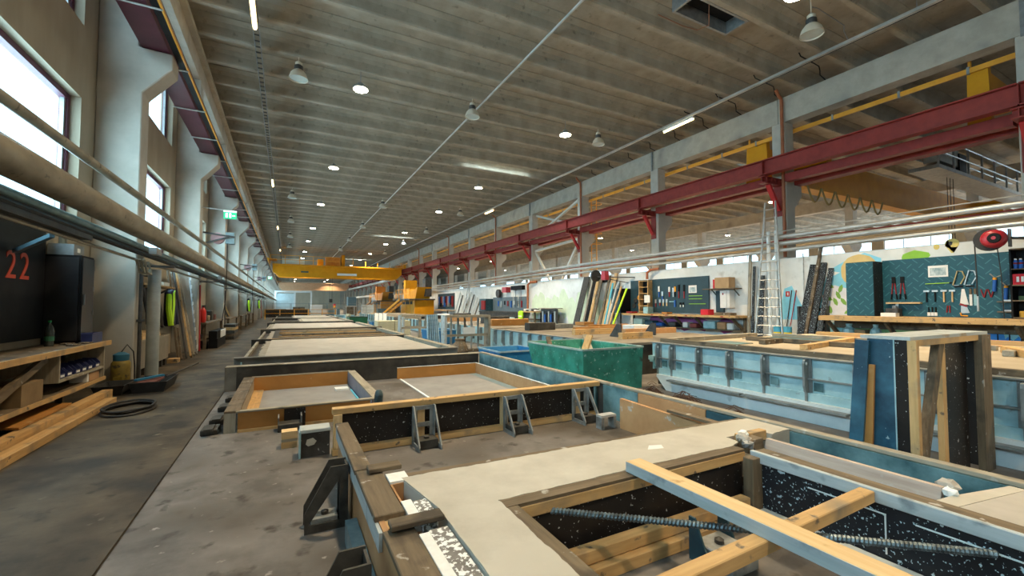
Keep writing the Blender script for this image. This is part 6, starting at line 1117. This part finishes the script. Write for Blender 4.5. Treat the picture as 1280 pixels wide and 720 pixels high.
bb('top_tray', GREYW('y'), t, 14.4, 15.0, 21.9, 23.8, 1.15, 1.2)
t = thing('workbench', 'cluttered bench with pipes and tools next to the clamp rack', 'workbench', (14.6, 25, 0)); bb('top', PINE('y'), t, 14.2, 15.1, 24.0, 25.9, .9, .98)
for y in (24.1, 25.7): bb('leg', OLDW('z'), t, 14.3, 14.4, y, y + .1, 0, .9)
bb('shelf', OLDW('y'), t, 14.3, 15.1, 24.2, 25.7, .4, .45)
for k in range(5): o = B(14.4, 14.9, 24.1 + .34 * k, 24.38 + .34 * k, .982, 1.08 + .05 * (k % 3)).build('bench_tool', (WHITE, DARKM, STL, DARKM, WHITE)[k], None, (14.6, 24.1 + .34 * k, .982), bevel=.02); tag(o, 'small tool case on the cluttered bench by the clamp rack', 'case', 'cases on the cluttered bench')
t = thing('hi_vis_vest', 'yellow hi-vis vest hung on the front of the cluttered bench', 'vest', (14.1, 25.6, .4)); MB().prism([(25.4, .4), (25.9, .4), (25.95, .9), (25.75, 1.0), (25.5, 1.0), (25.35, .9)], 'x', 14.08, 14.18).build('front', HV, t); bb('band', PAPER, t, 14.07, 14.08, 25.4, 25.9, .6, .66)
for k in range(8):
    y = 35 + .7 * k; o = MB().beam((14.5, y, .005), (15.1, y - .2, 1.8 + .25 * (k % 4)), .06, .16, (0, 1, 0)).build('leaning_board', (OLDW('z'), WHITE, DARKM, BLUW('z'))[k % 4], None, (14.5, y, 0)); tag(o, 'board leaning on the partition beyond the far dark bench', 'board', 'far leaning boards'); o.location.z += .03
t = thing('tool_board', 'crowded dark tool board near the yellow mixing machine', 'tool board', (15.1, 43.5, .9)); bb('panel', DBOARD, t, 15.13, 15.19, 41.5, 46.8, .95, 2.6)
for k in range(12): bb('tool', (RDH, BLK, BLH, STL)[k % 4], t, 15.0, 15.129, 41.7 + .42 * k, 41.95 + .42 * k, 1.2 + .2 * (k % 3), 2.3)
t = thing('workbench', 'narrow bench below the crowded dark tool board', 'workbench', (14.6, 44, 0)); bb('top', PINE('y'), t, 14.2, 15.1, 41, 47, .8, .88)
for y in (41.2, 46.7): bb('leg', OLDW('z'), t, 14.3, 14.4, y, y + .1, 0, .8)
t = thing('aluminium_ladder', 'second aluminium ladder leaning on the pipes at the far partition', 'ladder', (14.5, 36.5, 0))
for y in (36.2, 36.7): MB().beam((14.3, y, 0), (14.8, y, 3.9), .05, .06).build('rail', PIPE, t)
for k in range(12): MB().tube([(14.3 + .5 * (.1 + .075 * k), 36.2, 3.9 * (.1 + .075 * k)), (14.3 + .5 * (.1 + .075 * k), 36.7, 3.9 * (.1 + .075 * k))], .02, 5).build('rung', PIPE, t)
o = MB().lathe([(.3, 0), (.33, .1), (.25, .35), (.1, .42)], (14.6, 34.2, .0), 8).build('white_sack', WHITE, None, (14.6, 34.2, 0))
tag(o, 'white sack on the floor beside the far blue cabinet', 'sack')
# low black kerb strips along the foot of the wall stations
for (ya, yb, lab) in ((16.4, 26.0, 'long black sill of stacked profiles in front of the timber store'),):
    o = B(13.0, 13.4, ya, yb, 0, .32).build('profile_stack', GRIME, None, (13.2, ya, 0)); tag(o, lab, 'profiles')
